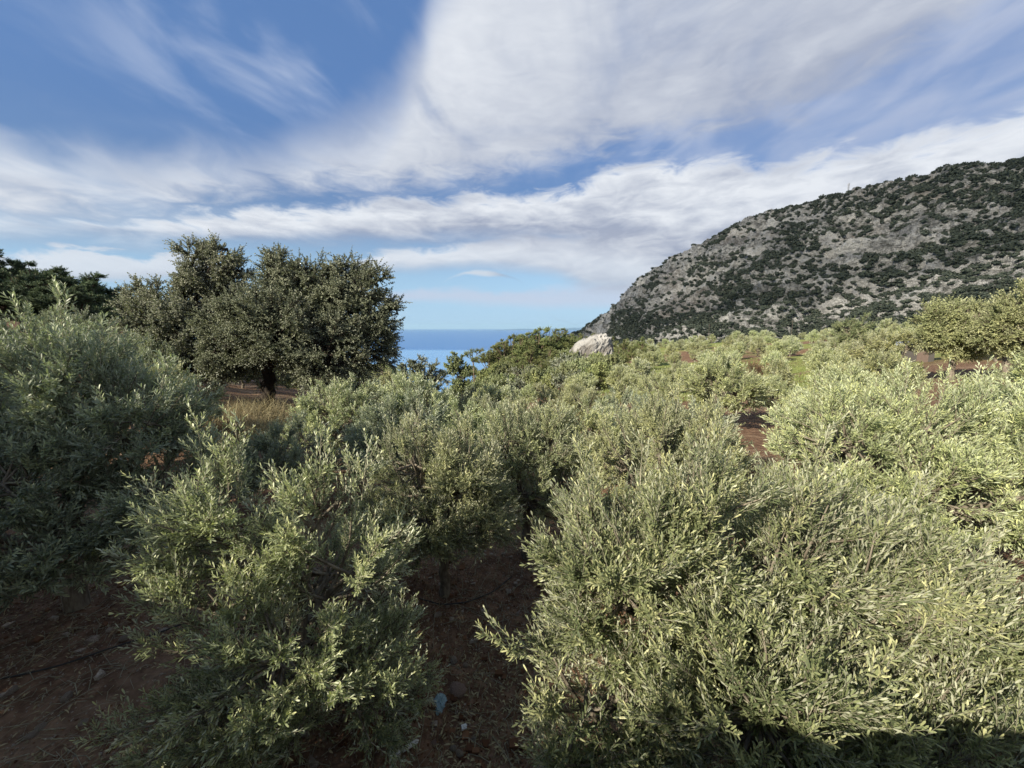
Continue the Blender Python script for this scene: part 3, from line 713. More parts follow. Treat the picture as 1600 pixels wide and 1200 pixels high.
# near left
olive_near((-1.95, 3.35), 1, [(-.55, 0, 2.0, .62, .6, .70), (.15, .1, 1.9, .62, .6, .75), (.5, -.05, 1.55, .6, .6, .75), (-.5, -.3, 1.35, .62, .6, .7), (.1, -.55, 1.15, .8, .6, .7), (-.2, -.6, .55, 1.0, .6, .5), (.6, -.3, .75, .75, .7, .6), (0, .4, 1.2, .9, .7, .9)],
  'olive tree in the left foreground, sunlit above and deep in shade below',
  [(-.75, 0, 2.35, -.05, .05, .55, 14, .22), (-.45, 0, 2.4, .02, 0, .50, 12, .22), (.25, 0, 2.35, .05, 0, .45, 12, .22), (.62, 0, 2.2, .08, 0, .5, 12, .22), (-.95, -.1, 2.0, -.25, 0, .4, 12, .22), (-1.0, -.2, 1.7, -.35, -.1, .15, 12, .2)])
def _near_right():
    return olive_near((1.75, 2.62), 2, [(-.95, .15, 1.95, .62, .6, .75), (-.30, .3, 2.15, .70, .65, .70), (.45, .3, 2.05, .70, .65, .70), (1.1, .2, 1.75, .70, .65, .65), (1.7, 0, 1.45, .65, .65, .6), (-1.1, -.15, 1.15, .70, .6, .7), (-.2, -.45, 1.45, .75, .6, .7), (.6, -.5, 1.2, .8, .6, .7), (-.6, -.5, .7, .95, .6, .6), (1.5, -.3, .8, .8, .7, .6), (.5, -.6, .5, .9, .6, .5)],
      'large bright olive tree filling the right foreground, nearest of all',
      [(-1.15, .1, 2.4, -.08, .05, .50, 14, .22), (-.8, .2, 2.5, .02, .05, .45, 14, .22), (-.2, .3, 2.65, .04, .05, .42, 12, .22), (.55, .3, 2.55, .08, 0, .5, 12, .22), (1.2, .2, 2.15, .1, 0, .55, 14, .22), (1.6, .1, 1.85, .15, 0, .5, 12, .22), (-1.45, -.2, 1.6, -.45, -.1, .25, 14, .22), (.1, -.7, 1.7, .05, -.15, .5, 12, .2)],
      dz=.26, nb=72, ns=26, r0=.07, ll=.058, lw=.215, gap=-.42, gap_f=1.7, mats=(M['olive_bright'], M['bark'], M['twig']), nodes=8, upb=.5, sl=.22)
_near_right()
# tall one at the left edge
olive_near((-5.6, 4.7), 3, [(0, .2, 2.9, .95, .9, .8), (.9, .1, 2.5, .85, .85, .8), (-1.2, 0, 2.7, 1., .9, .8), (1.3, 0, 1.6, .8, .8, .8), (0, -.5, 2.0, 1., .8, .8), (-1.0, -.5, 1.6, 1., .9, .8), (.3, -.6, 1.3, 1.1, .8, .7), (-1.8, 0, 1.7, .9, .9, .8)],
  'big dusky olive tree at the left edge, taller than its neighbours',
  [(.1, .2, 3.4, .05, 0, .7, 16, .26), (-.3, .2, 3.4, -.05, 0, .55, 14, .26), (.6, .1, 3.1, .1, 0, .6, 14, .24), (-1.2, .1, 3.2, -.05, 0, .5, 14, .24), (1.3, .1, 2.9, .15, 0, .4, 12, .22)],
  mats=OG, nb=56, ns=24, sl=.25, nodes=8, ll=.082, lw=.22, r0=.12, trunk_h=1.0, low=-.6)
# middle, trunk foot visible
olive_near((-.95, 5.2), 4, [(-.35, 0, 2.0, .55, .6, .65), (.25, 0, 1.95, .55, .6, .65), (-.15, -.3, 1.4, .75, .6, .6), (.45, -.1, 1.35, .6, .6, .55), (-.6, 0, 1.3, .55, .6, .55)],
  'rounded olive tree in the middle, its trunk foot showing on red soil', gap=-.7, spires=[(-.3, 0, 2.5, 0, 0, .3, 8, .2), (.3, 0, 2.4, .05, 0, .3, 8, .2)], r0=.075)
olive_near((.25, 6.3), 5, [(-.3, 0, 2.1, .6, .6, .7), (.35, 0, 2.1, .6, .6, .7), (0, -.3, 1.45, .85, .7, .65), (.6, 0, 1.5, .6, .6, .6)],
  'olive tree right of the middle one, dark hollow under it', mats=OM, gap=-.6)
olive_near((2.2, 5.7), 6, [(-.5, 0, 1.9, .6, .6, .75), (.1, .1, 2.1, .6, .6, .75), (.65, 0, 2.0, .6, .6, .75), (0, -.4, 1.5, .9, .6, .7), (.8, -.2, 1.4, .7, .7, .7)],
  'pale olive tree directly behind the large right foreground one', [(.2, 0, 2.6, .02, 0, .35, 8, .22), (.7, 0, 2.5, .05, 0, .35, 8, .22)], mats=OW)
olive_near((4.9, 4.6), 7, [(-.9, .2, 1.55, .8, .8, .75), (0, .2, 1.75, .85, .8, .75), (.9, .1, 1.6, .85, .8, .75), (-.4, -.4, 1.2, .9, .8, .7), (.6, -.5, 1.05, .9, .8, .7), (-1.2, -.2, .95, .7, .7, .6)],
  'wide spreading olive tree at the right edge above the red soil', [(.6, .1, 2.2, .1, 0, .3, 8, .22), (-.2, .1, 2.2, 0, 0, .3, 8, .22)], mats=OW, gap=-.38, nb=68, ns=26, bend=.2, r0=.09, dz=-.18)

# olive kinds for the rest of the grove
def variant(seed, ll=.080, nb=38, ns=18, h=.88, nodes=6, sl=.18, wide=1.):
    rg_ = np.random.default_rng(seed); n = rg_.integers(4, 7); L = []
    for i in range(n):
        a = 6.28*i/n+rg_.uniform(-.4, .4); r_ = rg_.uniform(.35, .7)*wide
        L.append((r_*math.cos(a), r_*math.sin(a), rg_.uniform(1.3, 1.95)*h, rg_.uniform(.55, .8)*wide, rg_.uniform(.55, .8)*wide, rg_.uniform(.55, .8)))
    L.append((0, 0, 1.9*h, .7*wide, .7*wide, .75)); L.append((0, 0, 1.2*h, .8*wide, .8*wide, .6))
    return make_tree('o', None, seed, L, trunk_h=.7, r0=.08, nb=nb, ns=ns, sl=sl, nodes=nodes, ll=ll, lw=.26, low=-.8, wood_sides=6, rad_lo=.74, upb=.35, inner=.6)
MIDV = [Proto('olive_tree', variant(100+i), (OM, OW, OG, OW)[i], 'olive tree') for i in range(4)]
FARV = [Proto('olive_tree', variant(200+i, ll=.19, nb=20, ns=12, nodes=4, sl=.28), (OW, OM, OW)[i], 'olive tree') for i in range(3)]
rng = random.Random(5)
# unseen trees added beside the house, left of the view, to shade the foreground
for x, y, s_, k, lb in [(-2.8, -1.2, 1.42, 0, 'unseen olive tree added for shade beside the left corner of the house'), (-4.9, -1.0, 1.47, 1, 'unseen olive tree added for shade two steps left of the house corner'), (-8.5, -1.0, 2.15, 2, 'taller unseen olive tree added for shade left of the house'), (-11.2, -.3, 3.0, 0, 'tallest unseen olive tree added for shade left of the house'), (-13.8, .3, 2.6, 1, 'farthest tall unseen olive tree added for shade left of the house')]:
    MIDV[k].put((x, y, hz(x, y)), x, (s_*1.1, s_*1.1, s_), lb, 'unseen olive trees added for shade')
MID = [ # x, y, scale, kind, label
 (-4.9, 10.5, 1.0, 0, 'olive tree below the big oak, just right of its trunk'),
 (-3.3, 12.4, 1.15, 0, 'olive tree at the right foot of the big oak crown'),
 (-2.6, 8.3, .95, 2, 'small olive tree behind the left foreground one'),
 (-1.3, 10.2, .95, 1, 'olive tree standing in front of the pale-topped dark thicket'),
 (2.0, 9.8, 1.0, 1, 'olive tree in line with the pale rock outcrop'),
 (3.7, 11.8, 1.0, 2, 'greyish olive tree below the pine scrub beside the outcrop'),
 (3.8, 9.2, .95, 2, 'grey brown olive tree left of the bare soil strip'),
 (8.6, 16.0, 1.38, 3, 'taller pale olive tree rising to the foot of the mountain'),
 (6.4, 7.6, 1.02, 3, 'olive tree behind the wide spreading one on the right'),
 (8.3, 9.6, .98, 1, 'olive tree before the strip of green grass'),
 (2.9, 7.2, .98, 3, 'yellowish olive tree behind the pale one'),
 (-4.4, 7.2, .8, 2, 'low olive bush in the shade of the left edge tree'),
 (.2, 12.6, 1.0, 3, 'pale yellow olive tree in the centre of the grove'),
 (11.5, 12.5, 1.0, 3, 'olive tree beside the grass and fence posts'),
 (7.6, 5.6, .95, 1, 'olive tree cut by the right edge beside the bare red strip'),
 (9.8, 7.4, .95, 3, 'second olive tree from the front along the right edge'),
 (-1.2, 14.5, 1.0, 0, 'olive tree nearest the dark thicket by the sea view')]
for x, y, s, k, lb in MID: MIDV[k].put((x, y, hz(x, y)), rng.uniform(0, 6.28), (s*1.08, s*1.08, s*rng.uniform(.93, 1.0)), lb, GR)
placed = [(a[0], a[1]) for a in MID]+[(-1.95, 3.3), (1.75, 2.5), (-5.6, 4.7), (-.95, 5.2), (.25, 6.3), (1.9, 5.3), (4.9, 4.6)]
def ok(x, y, d): return all((x-a)**2+(y-b)**2 > d*d for a, b in placed)
cnt = 0
for _ in range(6000):
    r = rng.uniform(9, 46); a = rng.uniform(-26, 50); x, y = r*math.sin(R(a)), r*math.cos(R(a))
    if a < -12 and r > 24: continue
    if a > 40 and r > 15: continue
    if 30 < a < 41 and 15 < r < 30 and rng.random() < .75: continue
    if r < 15 and (27 < a < 33 or 4 < a < 9): continue
    if not ok(x, y, 3.45+r*.02): continue
    placed.append((x, y)); cnt += 1
    row = 'near' if r < 17 else ('middle row' if r < 28 else 'far')
    mark = next(t for b_, t in [(-12, 'below the dark thicket'), (-3, 'below the sea view'), (3, 'below the seaward pines'), (9, 'below the pine wood'), (15, 'below the pale outcrop'), (22, 'right of the outcrop, below the mountain foot'), (29, 'before the first utility pole'), (36, 'before the grass strip'), (60, 'before the shed')] if a < b_)
    lb = f'{row} olive tree of the packed grove {mark}'
    (MIDV if r < 26 else FARV)[rng.choice((0, 1, 1, 2, 3, 3)) if r < 26 else rng.randrange(3)].put((x, y, hz(x, y)), rng.uniform(0, 6.28), rng.uniform(.85, 1.12), lb,
        {'c': 'packed centre rows', 't': 'packed right rows', 'f': 'olives near the grassy rise'}['c' if a < 15 else ('t' if r < 28 else 'f')])
    if cnt > 150: break
cnt = 0
for _ in range(3000):
    r = rng.uniform(9, 44); a = rng.uniform(-60, -27); x, y = r*math.sin(R(a)), r*math.cos(R(a))
    if not ok(x, y, 2.7+r*.015) or (a > -42 and 14 < r < 24) or (a > -37 and r < 24) or r*math.cos(R(a)) < 3: continue
    placed.append((x, y)); cnt += 1
    MIDV[rng.choice((0, 2, 2))].put((x, y, hz(x, y)), rng.uniform(0, 6.28), rng.uniform(.9, 1.2), f"{'near' if r < 20 else 'middle row' if r < 32 else 'far'} olive tree {'at the left edge' if a < -50 else 'left of the grey oak' if a < -42 else 'under the grey oak' if a < -36 else 'beside the great oak'}, in shade below the hilltop", 'olives below the hilltop pines')
    if cnt > 60: break
# far terraces on the right: round crowns with grass between
cnt = 0
for _ in range(6000):
    r = rng.uniform(46, 190); a = rng.uniform(7, 54); x, y = r*math.sin(R(a)), r*math.cos(R(a))
    if a < 14 and r < 120: continue
    if not ok(x, y, rng.uniform(4.2, 7.5)+r*.008): continue
    placed.append((x, y)); cnt += 1
    FARV[rng.randrange(3)].put((x, y, hz(x, y)-.2), rng.uniform(0, 6.28), rng.uniform(.9, 1.65), f"{'nearer' if r < 80 else 'middle distance' if r < 130 else 'farthest'} round olive tree on the grassy terraces {'right of the outcrop' if a < 22 else 'around the first utility pole' if a < 30 else 'around the second utility pole' if a < 38 else 'left of the shed' if a < 45 else 'behind the pale fruit trees'}", 'olives on the distant terraces')
    if cnt > 150: break

# ------------------------------------------------------------------ the great oak and its neighbour
KM = (M['oak'], M['oakbark'], M['oakbark'])
def big_tree(name, px, r, lobes_px, seed, label, cat, mats, foot_py=None, depth_k=.8, **k):
    "lobes given as seen: (px, py, radius px, depth offset m)"
    b = at(px, 600, r); z = hz(b.x, b.y) if foot_py is None else at(px, foot_py, r).z
    dpt = b.y; L = []
    for (lx, ly, lr, dd) in lobes_px:
        dY = dpt+dd; a, e = azel(lx, ly); X_ = math.tan(R(a))*dY; rr2 = math.hypot(X_, dY); Z_ = rr2*math.tan(R(e))
        q_ = lr/F*dY if not isinstance(lr, tuple) else None
        rx, rz = (q_, q_) if q_ else (lr[0]/F*dY, lr[1]/F*dY)
        L.append((X_-b.x, dY-b.y, Z_-z, rx, rx*depth_k, rz))
    return tree_obj(name, make_tree(name, None, seed, L, **k), (b.x, b.y, z), 0, 1, mats, label, cat)
oakk = dict(gap=-.55, gap_f=.55, trunk_h=2.1, r0=.27, nb=44, ns=32, sl=.42, nodes=7, ll=.075, lw=.6, ang=55, bend=-.05, upb=.12, shape='round', stem=.006, wood_sides=8, low=-.95, bl_r=.022, rad_lo=.5, inner=.3, whorl=2)
big_tree('oak_tree', 418, 19.5, [(445, 452, 55, 0), (392, 492, 58, -1), (500, 462, 62, .3), (550, 470, 60, 0), (585, 505, 48, 0), (360, 530, 62, -.5), (440, 520, 72, -1.4), (510, 545, 72, -1.2), (570, 545, 52, -.4), (470, 500, 80, 1.), (545, 420, 26, .5), (438, 412, 24, .2), (480, 425, 22, 0), (585, 440, 26, 0), (560, 420, 22, .3), (352, 565, 34, -.5), (505, 580, 46, -.5), (610, 490, 24, 0)],
  21, 'great spreading evergreen oak with a dark leaning trunk', 'oak tree', KM, 640, **oakk)
oakk2 = dict(oakk); oakk2.update(r0=.22, trunk_h=2.4, nb=26, ns=36, stem=.006, ll=.085, sl=.45)
big_tree('oak_tree', 285, 24.5, [(305, 398, 24, 0), (350, 396, 26, 0), (328, 424, 36, 0), (296, 440, 26, 0), (372, 424, 24, 0), (322, 480, 44, 0), (245, 470, 40, 0), (225, 505, 46, -.5), (285, 520, 56, -1), (350, 480, 46, 1), (250, 550, 52, -1), (215, 470, 24, 0), (320, 570, 50, -.6)],
  22, 'greyer evergreen oak behind the great oak, on its left', 'oak tree', (M['oak_grey'], M['oakbark'], M['oakbark']), 610, **oakk2)

# ------------------------------------------------------------------ pines
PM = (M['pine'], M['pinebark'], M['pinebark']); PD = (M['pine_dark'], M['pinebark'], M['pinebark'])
def pine_geo(seed, h=9., wd=3.2, tiers=5, nb=12, ns=17, flat=.42, ll=.26, base=.35, sl=.48):
    rg_ = np.random.default_rng(seed); L = []
    for i in range(tiers):
        f = i/(tiers-1.); z = h*(base+(.95-base)*f); rr2 = wd*(1-.62*f**1.5)*rg_.uniform(.85, 1.1)
        for k in range(4 if f < .8 else 2):
            a = rg_.uniform(0, 6.28); d = rr2*rg_.uniform(.35, .75)*(1 if f < .99 else .3)
            q_ = rr2*rg_.uniform(.36, .55)
            L.append((d*math.cos(a), d*math.sin(a), z+rg_.uniform(-.3, .3), q_, q_, q_*flat*2*rg_.uniform(.8, 1.2)))
    return make_tree('p', None, seed, L, trunk_h=h*base*.8, r0=h*.018, nb=nb, ns=ns, sl=sl, nodes=7, ll=ll, lw=.24, ang=55, bend=.15, upb=.45, stem=.012, shape='needle', whorl=3, low=-.35, bl_r=.03, inner=.15, rad_lo=.4, wood_sides=6)
PV = [Proto('pine_tree', pine_geo(300+i, wd=4.2, tiers=4, base=.30), PM, 'pine tree') for i in range(3)]
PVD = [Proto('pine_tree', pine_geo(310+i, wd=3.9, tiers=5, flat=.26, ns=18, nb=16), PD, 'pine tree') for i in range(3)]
def pine_at(V, k, px, top_py, r, label, group, extra=1., rz=None):
    b = at(px, 600, r); zt = at(px, top_py, r).z; z = hz(b.x, b.y)
    s = max(.45, (zt-z)/9.0)
    return V[k].put((b.x, b.y, z), rng.uniform(0, 6.28) if rz is None else rz, (s*extra, s*extra, s), label, group)
lp = [(22, 396, 46, 1.2, 'tallest dark pine at the left edge, its top leaning over the others'), (78, 412, 50, 1.6, 'broad dark pine second from the left edge'), (122, 422, 48, 1.6, 'dark pine in the middle of the left hilltop group'), (168, 434, 46, 1.5, 'dark pine at the right end of the left hilltop group'),
      (50, 440, 42, 1.5, 'lower dark pine before the tallest hilltop pine'), (100, 448, 41, 1.5, 'lower dark pine before the middle of the hilltop group'), (-20, 425, 45, 1.4, 'dark pine cut by the left edge of the view'), (195, 462, 48, 1.2, 'dark pine half hidden behind the grey oak'), (145, 460, 40, 1.4, 'lowest dark pine of the left hilltop group')]
for i, (px, py, r, e_, lb) in enumerate(lp): pine_at(PVD, i % 3, px, py, r, lb, 'pines on the left hilltop', e_)
cp = [(764, 549, 96), (788, 531, 100), (800, 524, 106), (775, 540, 104), (826, 516, 110), (855, 513, 114), (880, 514, 118), (814, 520, 104), (840, 514, 108), (868, 515, 112), (893, 520, 116), (803, 551, 84), (830, 540, 88), (858, 540, 92), (878, 548, 90), (776, 572, 78), (750, 578, 84), (815, 565, 76), (905, 522, 122), (950, 525, 118), (975, 530, 112), (1000, 527, 120), (845, 562, 80), (965, 552, 84), (985, 560, 76), (1012, 540, 90), (925, 522, 135)]
for i, (px, py, r) in enumerate(cp):
    pine_at(PV, i % 3, px, py, r, (('front' if r < 90 else 'back')+' yellow green pine in the wood left of the outcrop, '+('seaward end' if px < 790 else 'middle' if px < 850 else 'outcrop end')) if px < 915 else (('front' if r < 100 else 'back')+' green pine in the clump right of the outcrop, '+('left part' if px < 970 else 'right part')), 'pines left of the outcrop' if px < 915 else 'pines right of the outcrop', 1.55)
# slender pine leaning out over the water view
b = at(742, 575, 74); zt = at(742, 549, 74).z; z = hz(b.x, b.y); hh = zt-z
g2 = make_tree('p', None, 333, [(-1.6, 0, hh-.6, .9, .7, .35), (-.4, 0, hh-.1, .8, .7, .35), (.9, 0, hh+.1, .8, .7, .3), (0, 0, hh-1.6, .5, .5, .5)], trunk_h=hh*.78, r0=.13, lean=(-.3, 0), nb=10, ns=14, sl=.4, nodes=6, ll=.22, lw=.16, ang=55, upb=.45, stem=.012, shape='needle', whorl=3, low=-.3, bl_r=.03, inner=.1)
tree_obj('pine_tree', g2, (b.x, b.y, z), 0, 1, PM, 'slender pine with a flat leaning top against the sea', 'pine tree')

# dark thicket trees before the sea
QM = (M['oak'], M['oakbark'], M['oakbark']); MQ = (M['maquis'], M['oakbark'], M['oakbark'])
dk = dict(trunk_h=2.0, r0=.14, nb=22, ns=15, sl=.45, nodes=5, ll=.20, lw=.5, ang=55, bend=0., upb=.2, shape='round', stem=.01, low=-.9, bl_r=.025, inner=.2)
big_tree('broadleaf_tree', 655, 46, [(655, 562, 16, 0), (640, 580, 20, 0), (672, 582, 20, 0), (655, 600, 26, 0), (625, 590, 16, 0), (690, 590, 14, 0), (640, 618, 28, 0), (680, 618, 26, 0)], 41, 'dark broadleaf tree with a small raised tip before the sea', 'tree', QM, **dk)
big_tree('broadleaf_tree', 722, 58, [(712, 560, 11, 0), (703, 568, 10, 0), (720, 566, 11, 0), (730, 580, 11, 0), (722, 592, 14, 0), (710, 578, 10, 0), (716, 604, 14, 0)], 42, 'round dark tree standing clear against the sea', 'tree', MQ, **dict(dk, trunk_h=3.2, sl=.3))
big_tree('broadleaf_tree', 600, 38, [(598, 580, 16, 0), (590, 600, 22, 0), (612, 600, 20, 0), (600, 625, 26, 0)], 43, 'pale green tree between the great oak and the sea view', 'tree', OW, **dict(dk, ll=.13, lw=.3))
big_tree('broadleaf_tree', 570, 36, [(560, 600, 26, 0), (540, 615, 30, 0), (585, 622, 24, 0)], 44, 'low dark tree under the right side of the great oak', 'tree', QM, **dk)
# pale walnut-like trees on the right
wk = dict(trunk_h=1.5, r0=.16, nb=30, ns=18, sl=.42, nodes=6, ll=.11, lw=.42, ang=50, bend=.05, upb=.3, shape='round', stem=.006, low=-.85, bl_r=.02, inner=.25)
WM = (M['pale'], M['bark'], M['bark'])
big_tree('fruit_tree', 1482, 33, [(1480, 490, 26, 0), (1450, 500, 24, 0), (1512, 495, 26, 0), (1540, 505, 28, 0), (1545, 530, 24, 0), (1460, 520, 28, 0), (1470, 542, 22, 0), (1515, 540, 22, -.3), (1500, 520, 30, -.5), (1440, 525, 18, 0)], 51, 'large pale green fruit tree with leaning trunk, left of the two at the right', 'fruit tree', WM, **wk)
big_tree('fruit_tree', 1568, 31, [(1580, 482, 26, 0), (1600, 475, 30, 0), (1560, 500, 26, 0), (1590, 515, 30, -.5), (1555, 525, 22, 0), (1575, 540, 22, 0), (1610, 540, 24, 0), (1630, 500, 34, 0)], 52, 'large pale green fruit tree cut by the right edge', 'fruit tree', WM, **wk)
big_tree('fruit_tree', 1400, 40, [(1385, 540, 20, 0), (1350, 545, 22, 0), (1420, 535, 18, 0), (1370, 555, 20, -.5)], 53, 'low spreading tree beside the shed with the grey roof', 'fruit tree', (M['olive_warm'], M['bark'], M['bark']), **dict(wk, trunk_h=.8))
big_tree('fruit_tree', 1330, 60, [(1320, 512, 18, 0), (1345, 508, 18, 0), (1330, 525, 20, 0)], 54, 'round green tree alone on the grassy slope', 'fruit tree', (M['maquis'], M['bark'], M['bark']), **dict(wk, trunk_h=1.))

# ------------------------------------------------------------------ shrubs and scrub
def bush_geo(seed, ll=.14, shape='round', lw=.5, h=1., nb=10, ns=10, nodes=5, sl=.35):
    rg_ = np.random.default_rng(seed)
    L = [(rg_.uniform(-.7, .7), rg_.uniform(-.7, .7), rg_.uniform(.5, .9)*h, rg_.uniform(.5, .8), rg_.uniform(.5, .8), rg_.uniform(.4, .6)*h) for _ in range(4)]
    return make_tree('b', None, seed, L, trunk_h=.3, r0=.05, nb=nb, ns=ns, sl=sl, nodes=nodes, ll=ll, lw=lw, shape=shape, upb=.35, low=-.6, stem=.006, wood_sides=5)
BU = [Proto('shrub', bush_geo(400+i), ((M['maquis'], M['bark'], M['bark']), (M['oak'], M['bark'], M['bark']), (M['pine'], M['bark'], M['bark']))[i], 'shrub') for i in range(3)]
cnt = 0
for _ in range(4000):
    r = rng.uniform(44, 150); a = rng.uniform(-30, 15); x, y = r*math.sin(R(a)), r*math.cos(R(a))
    if not ok(x, y, 2.0+r*.015): continue
    placed.append((x, y)); cnt += 1
    s = rng.uniform(1.6, 3.0)
    BU[rng.randrange(3)].put((x, y, hz(x, y)-.1), rng.uniform(0, 6.28), s, f"{'near' if r < 75 else 'middle' if r < 110 else 'far'} scrub bush on the seaward slope {'right of the great oak' if a < -14 else 'under the sea view' if a < -4 else 'below the pine wood' if a < 6 else 'around the outcrop'}", 'bushes on the seaward slope')
    if cnt > 170: break
for i, (px, r, s, k, lb) in enumerate([(868, 85, 2.2, 0, 'scrub bush at the lower left foot of the outcrop'), (905, 80, 2.4, 1, 'dark bush below the pale outcrop'), (935, 84, 2.6, 2, 'green bush at the right foot of the outcrop'), (890, 72, 2.2, 0, 'bush before the outcrop, nearer than the rest')]):
    b = at(px, 600, r); BU[k].put((b.x, b.y, hz(b.x, b.y)), i, s, lb, None)
# reddish bare bush
b = at(1192, 560, 42); tree_obj('bare_bush', bush_geo(420, .16, 'lance', .12), (b.x, b.y, hz(b.x, b.y)), 0, 1.25, (M['dryred'], M['bark'], M['bark']), 'brownish red leafless bush at the edge of the green grass', 'shrub')
b = at(912, 650, 10.5); tree_obj('bare_bush', bush_geo(421, .13, 'lance', .1), (b.x, b.y, hz(b.x, b.y)), 0, (.8, .8, 1.5), (M['dryred'], M['bark'], M['bark']), 'dry reddish bush between the centre olive trees', 'shrub')
# dry grass tussock left of the oak trunk
def tussock(seed, n, rad, h):
    rg_ = np.random.default_rng(seed); g = Geo()
    O = np.stack([rg_.normal(size=n)*rad*.5, rg_.normal(size=n)*rad*.5, np.zeros(n)], -1)
    D = np.stack([rg_.normal(size=n)*.45, rg_.normal(size=n)*.45, np.ones(n)], -1)
    leaves(g, O, D, nrm(rdir(rg_, n)+(0, 0, .2)), h*rg_.uniform(.5, 1.1, n), np.full(n, .012), rg_.uniform(0, 1, n), 0, 'lance', .35)
    return g
for i, (px, r, s, lb) in enumerate([(372, 16.5, 1.0, 'tall dry yellow grass clump left of the oak trunk'), (350, 15.0, .8, 'lower dry grass clump farther left of the oak trunk'), (395, 14.6, .7, 'dry grass tuft in front of the oak trunk')]):
    b = at(px, 600, r); o = tussock(500+i, 2600, 1.3, 1.25).build('grass_clump', [M['dry']]); o.location = (b.x, b.y, hz(b.x, b.y)-.05); o.scale = (s, s, s); tag(o, lb, 'dry grass')

# ------------------------------------------------------------------ rocks
def rock_geo(seed, n=40, rough=.35, sc=1., sq=None):
    U, V_ = np.meshgrid(np.linspace(0, 2*math.pi, n, endpoint=False), np.linspace(-math.pi/2, math.pi/2, n//2+1), indexing='ij')
    x, y, z = np.cos(U)*np.cos(V_), np.sin(U)*np.cos(V_), np.sin(V_)
    r_ = 1+rough*fbm(x*1.4*sc+seed, y*1.4*sc, z*1.4*sc, 4, seed)+rough*.5*fbm(x*3*sc, y*3*sc, z*3*sc+seed, 3, seed+9, True)
    P = np.stack([x*r_, y*r_, z*r_], -1)
    if sq: P = np.sign(P)*np.abs(P)**sq
    idx = np.arange(P.shape[0]*P.shape[1]).reshape(P.shape[:2]); nx = np.roll(idx, -1, 0)
    q = np.stack([idx[:, :-1], nx[:, :-1], nx[:, 1:], idx[:, 1:]], -1).reshape(-1, 4)
    g = Geo(); g.add(P.reshape(-1, 3), q.ravel(), np.full(len(q), 4)); return g
b = at(911, 556, 97); g = rock_geo(7, 160, .30, 1.2, .8); V_ = g.V[0]
fis = np.abs(((V_[:, 0]*1.3+V_[:, 2]*1.1+fbm(V_[:, 0]*2, V_[:, 1]*2, V_[:, 2]*2, 3, 5)*.5)*2.3) % 1-.5)*2
V_ *= (1-.07*np.clip(1-fis*5, 0, 1))[:, None]
V_[:, 2] = V_[:, 2]*.85+V_[:, 0]*.6
o = g.build('rock_outcrop', [M['limestone']]); o.location = (b.x, b.y, b.z-2.5); o.scale = (6.2, 4.6, 6.6); o.rotation_euler = (0, 0, .2)
tag(o, 'big pale limestone outcrop with slanting fissures in the wood', 'rock')
def stone(px, py, s, lb, m_='stone', sc=(1, .8, .6), seed=0, name='stone'):
    a, e = azel(px, py); r = 3.6/math.tan(R(-e))
    for _ in range(4):
        b = at(px, py, r); r = -hz(b.x, b.y)/math.tan(R(-e))
    b = at(px, py, r)
    o = rock_geo(seed, 22, .3).build(name, [M[m_]]); o.location = (b.x, b.y, hz(b.x, b.y)+s*.25); o.scale = tuple(s*x for x in sc); o.rotation_euler = (.2, .1, seed*1.3); tag(o, lb, 'stone'); return o
stone(715, 1080, .075, 'pinkish stone lying beside the blue crumpled bag', 'pinkstone', (1, 1.2, .7), 3)
stone(709, 1033, .045, 'pale stone above the pinkish one on the soil', seed=4)
stone(728, 1040, .03, 'small dark-veined stone right of the pale one', seed=5)
stone(678, 1162, .028, 'small pinkish stone right of the white tube', 'pinkstone', seed=6)
stone(708, 1170, .03, 'grey stone low on the shaded soil', seed=7)
stone(718, 1178, .034, 'wedge shaped grey stone at the bottom edge', seed=8, sc=(.7, 1.2, .6))
stone(740, 1154, .022, 'rounded small stone right of the white chip', seed=9)
stone(684, 962, .05, 'pale stone on the soil near the middle trunk foot', seed=10)
stone(404, 634, .26, 'pale boulder at the foot of the oak trunk', 'limestone', (1, .8, .7), 11)
stone(402, 642, .2, 'smaller pale boulder under the first at the oak trunk', 'limestone', (1, .8, .6), 12)
stone(700, 948, .03, 'small stone in the red soil gap', seed=13)
for i, (px, py, s) in enumerate([(122, 815, .07), (138, 822, .06), (124, 832, .07), (160, 832, .06), (85, 912, .06), (195, 998, .045), (120, 900, .06), (62, 876, .05), (105, 1090, .05), (65, 1137, .04), (132, 1133, .05), (120, 1184, .035), (50, 1150, .04), (20, 1080, .05), (230, 1100, .04), (60, 820, .06), (15, 880, .05)]):
    s_lb = ['largest', 'upper right', 'lower'][i] if i < 3 else ''
    o = stone(px, py, s, 'pale stone on the shaded left soil, '+('by the left olive trunk' if py < 850 else 'above the drip hose' if py < 1000 else 'below the drip hose'), seed=20+i); o['group'] = 'pale stones on the shaded soil'
def on_ground(px, py):
    a, e = azel(px, py); r = 3.6/math.tan(R(-e))
    for _ in range(4):
        b = at(px, py, r); r = -hz(b.x, b.y)/math.tan(R(-e))
    b = at(px, py, r); return Vector((b.x, b.y, hz(b.x, b.y)))
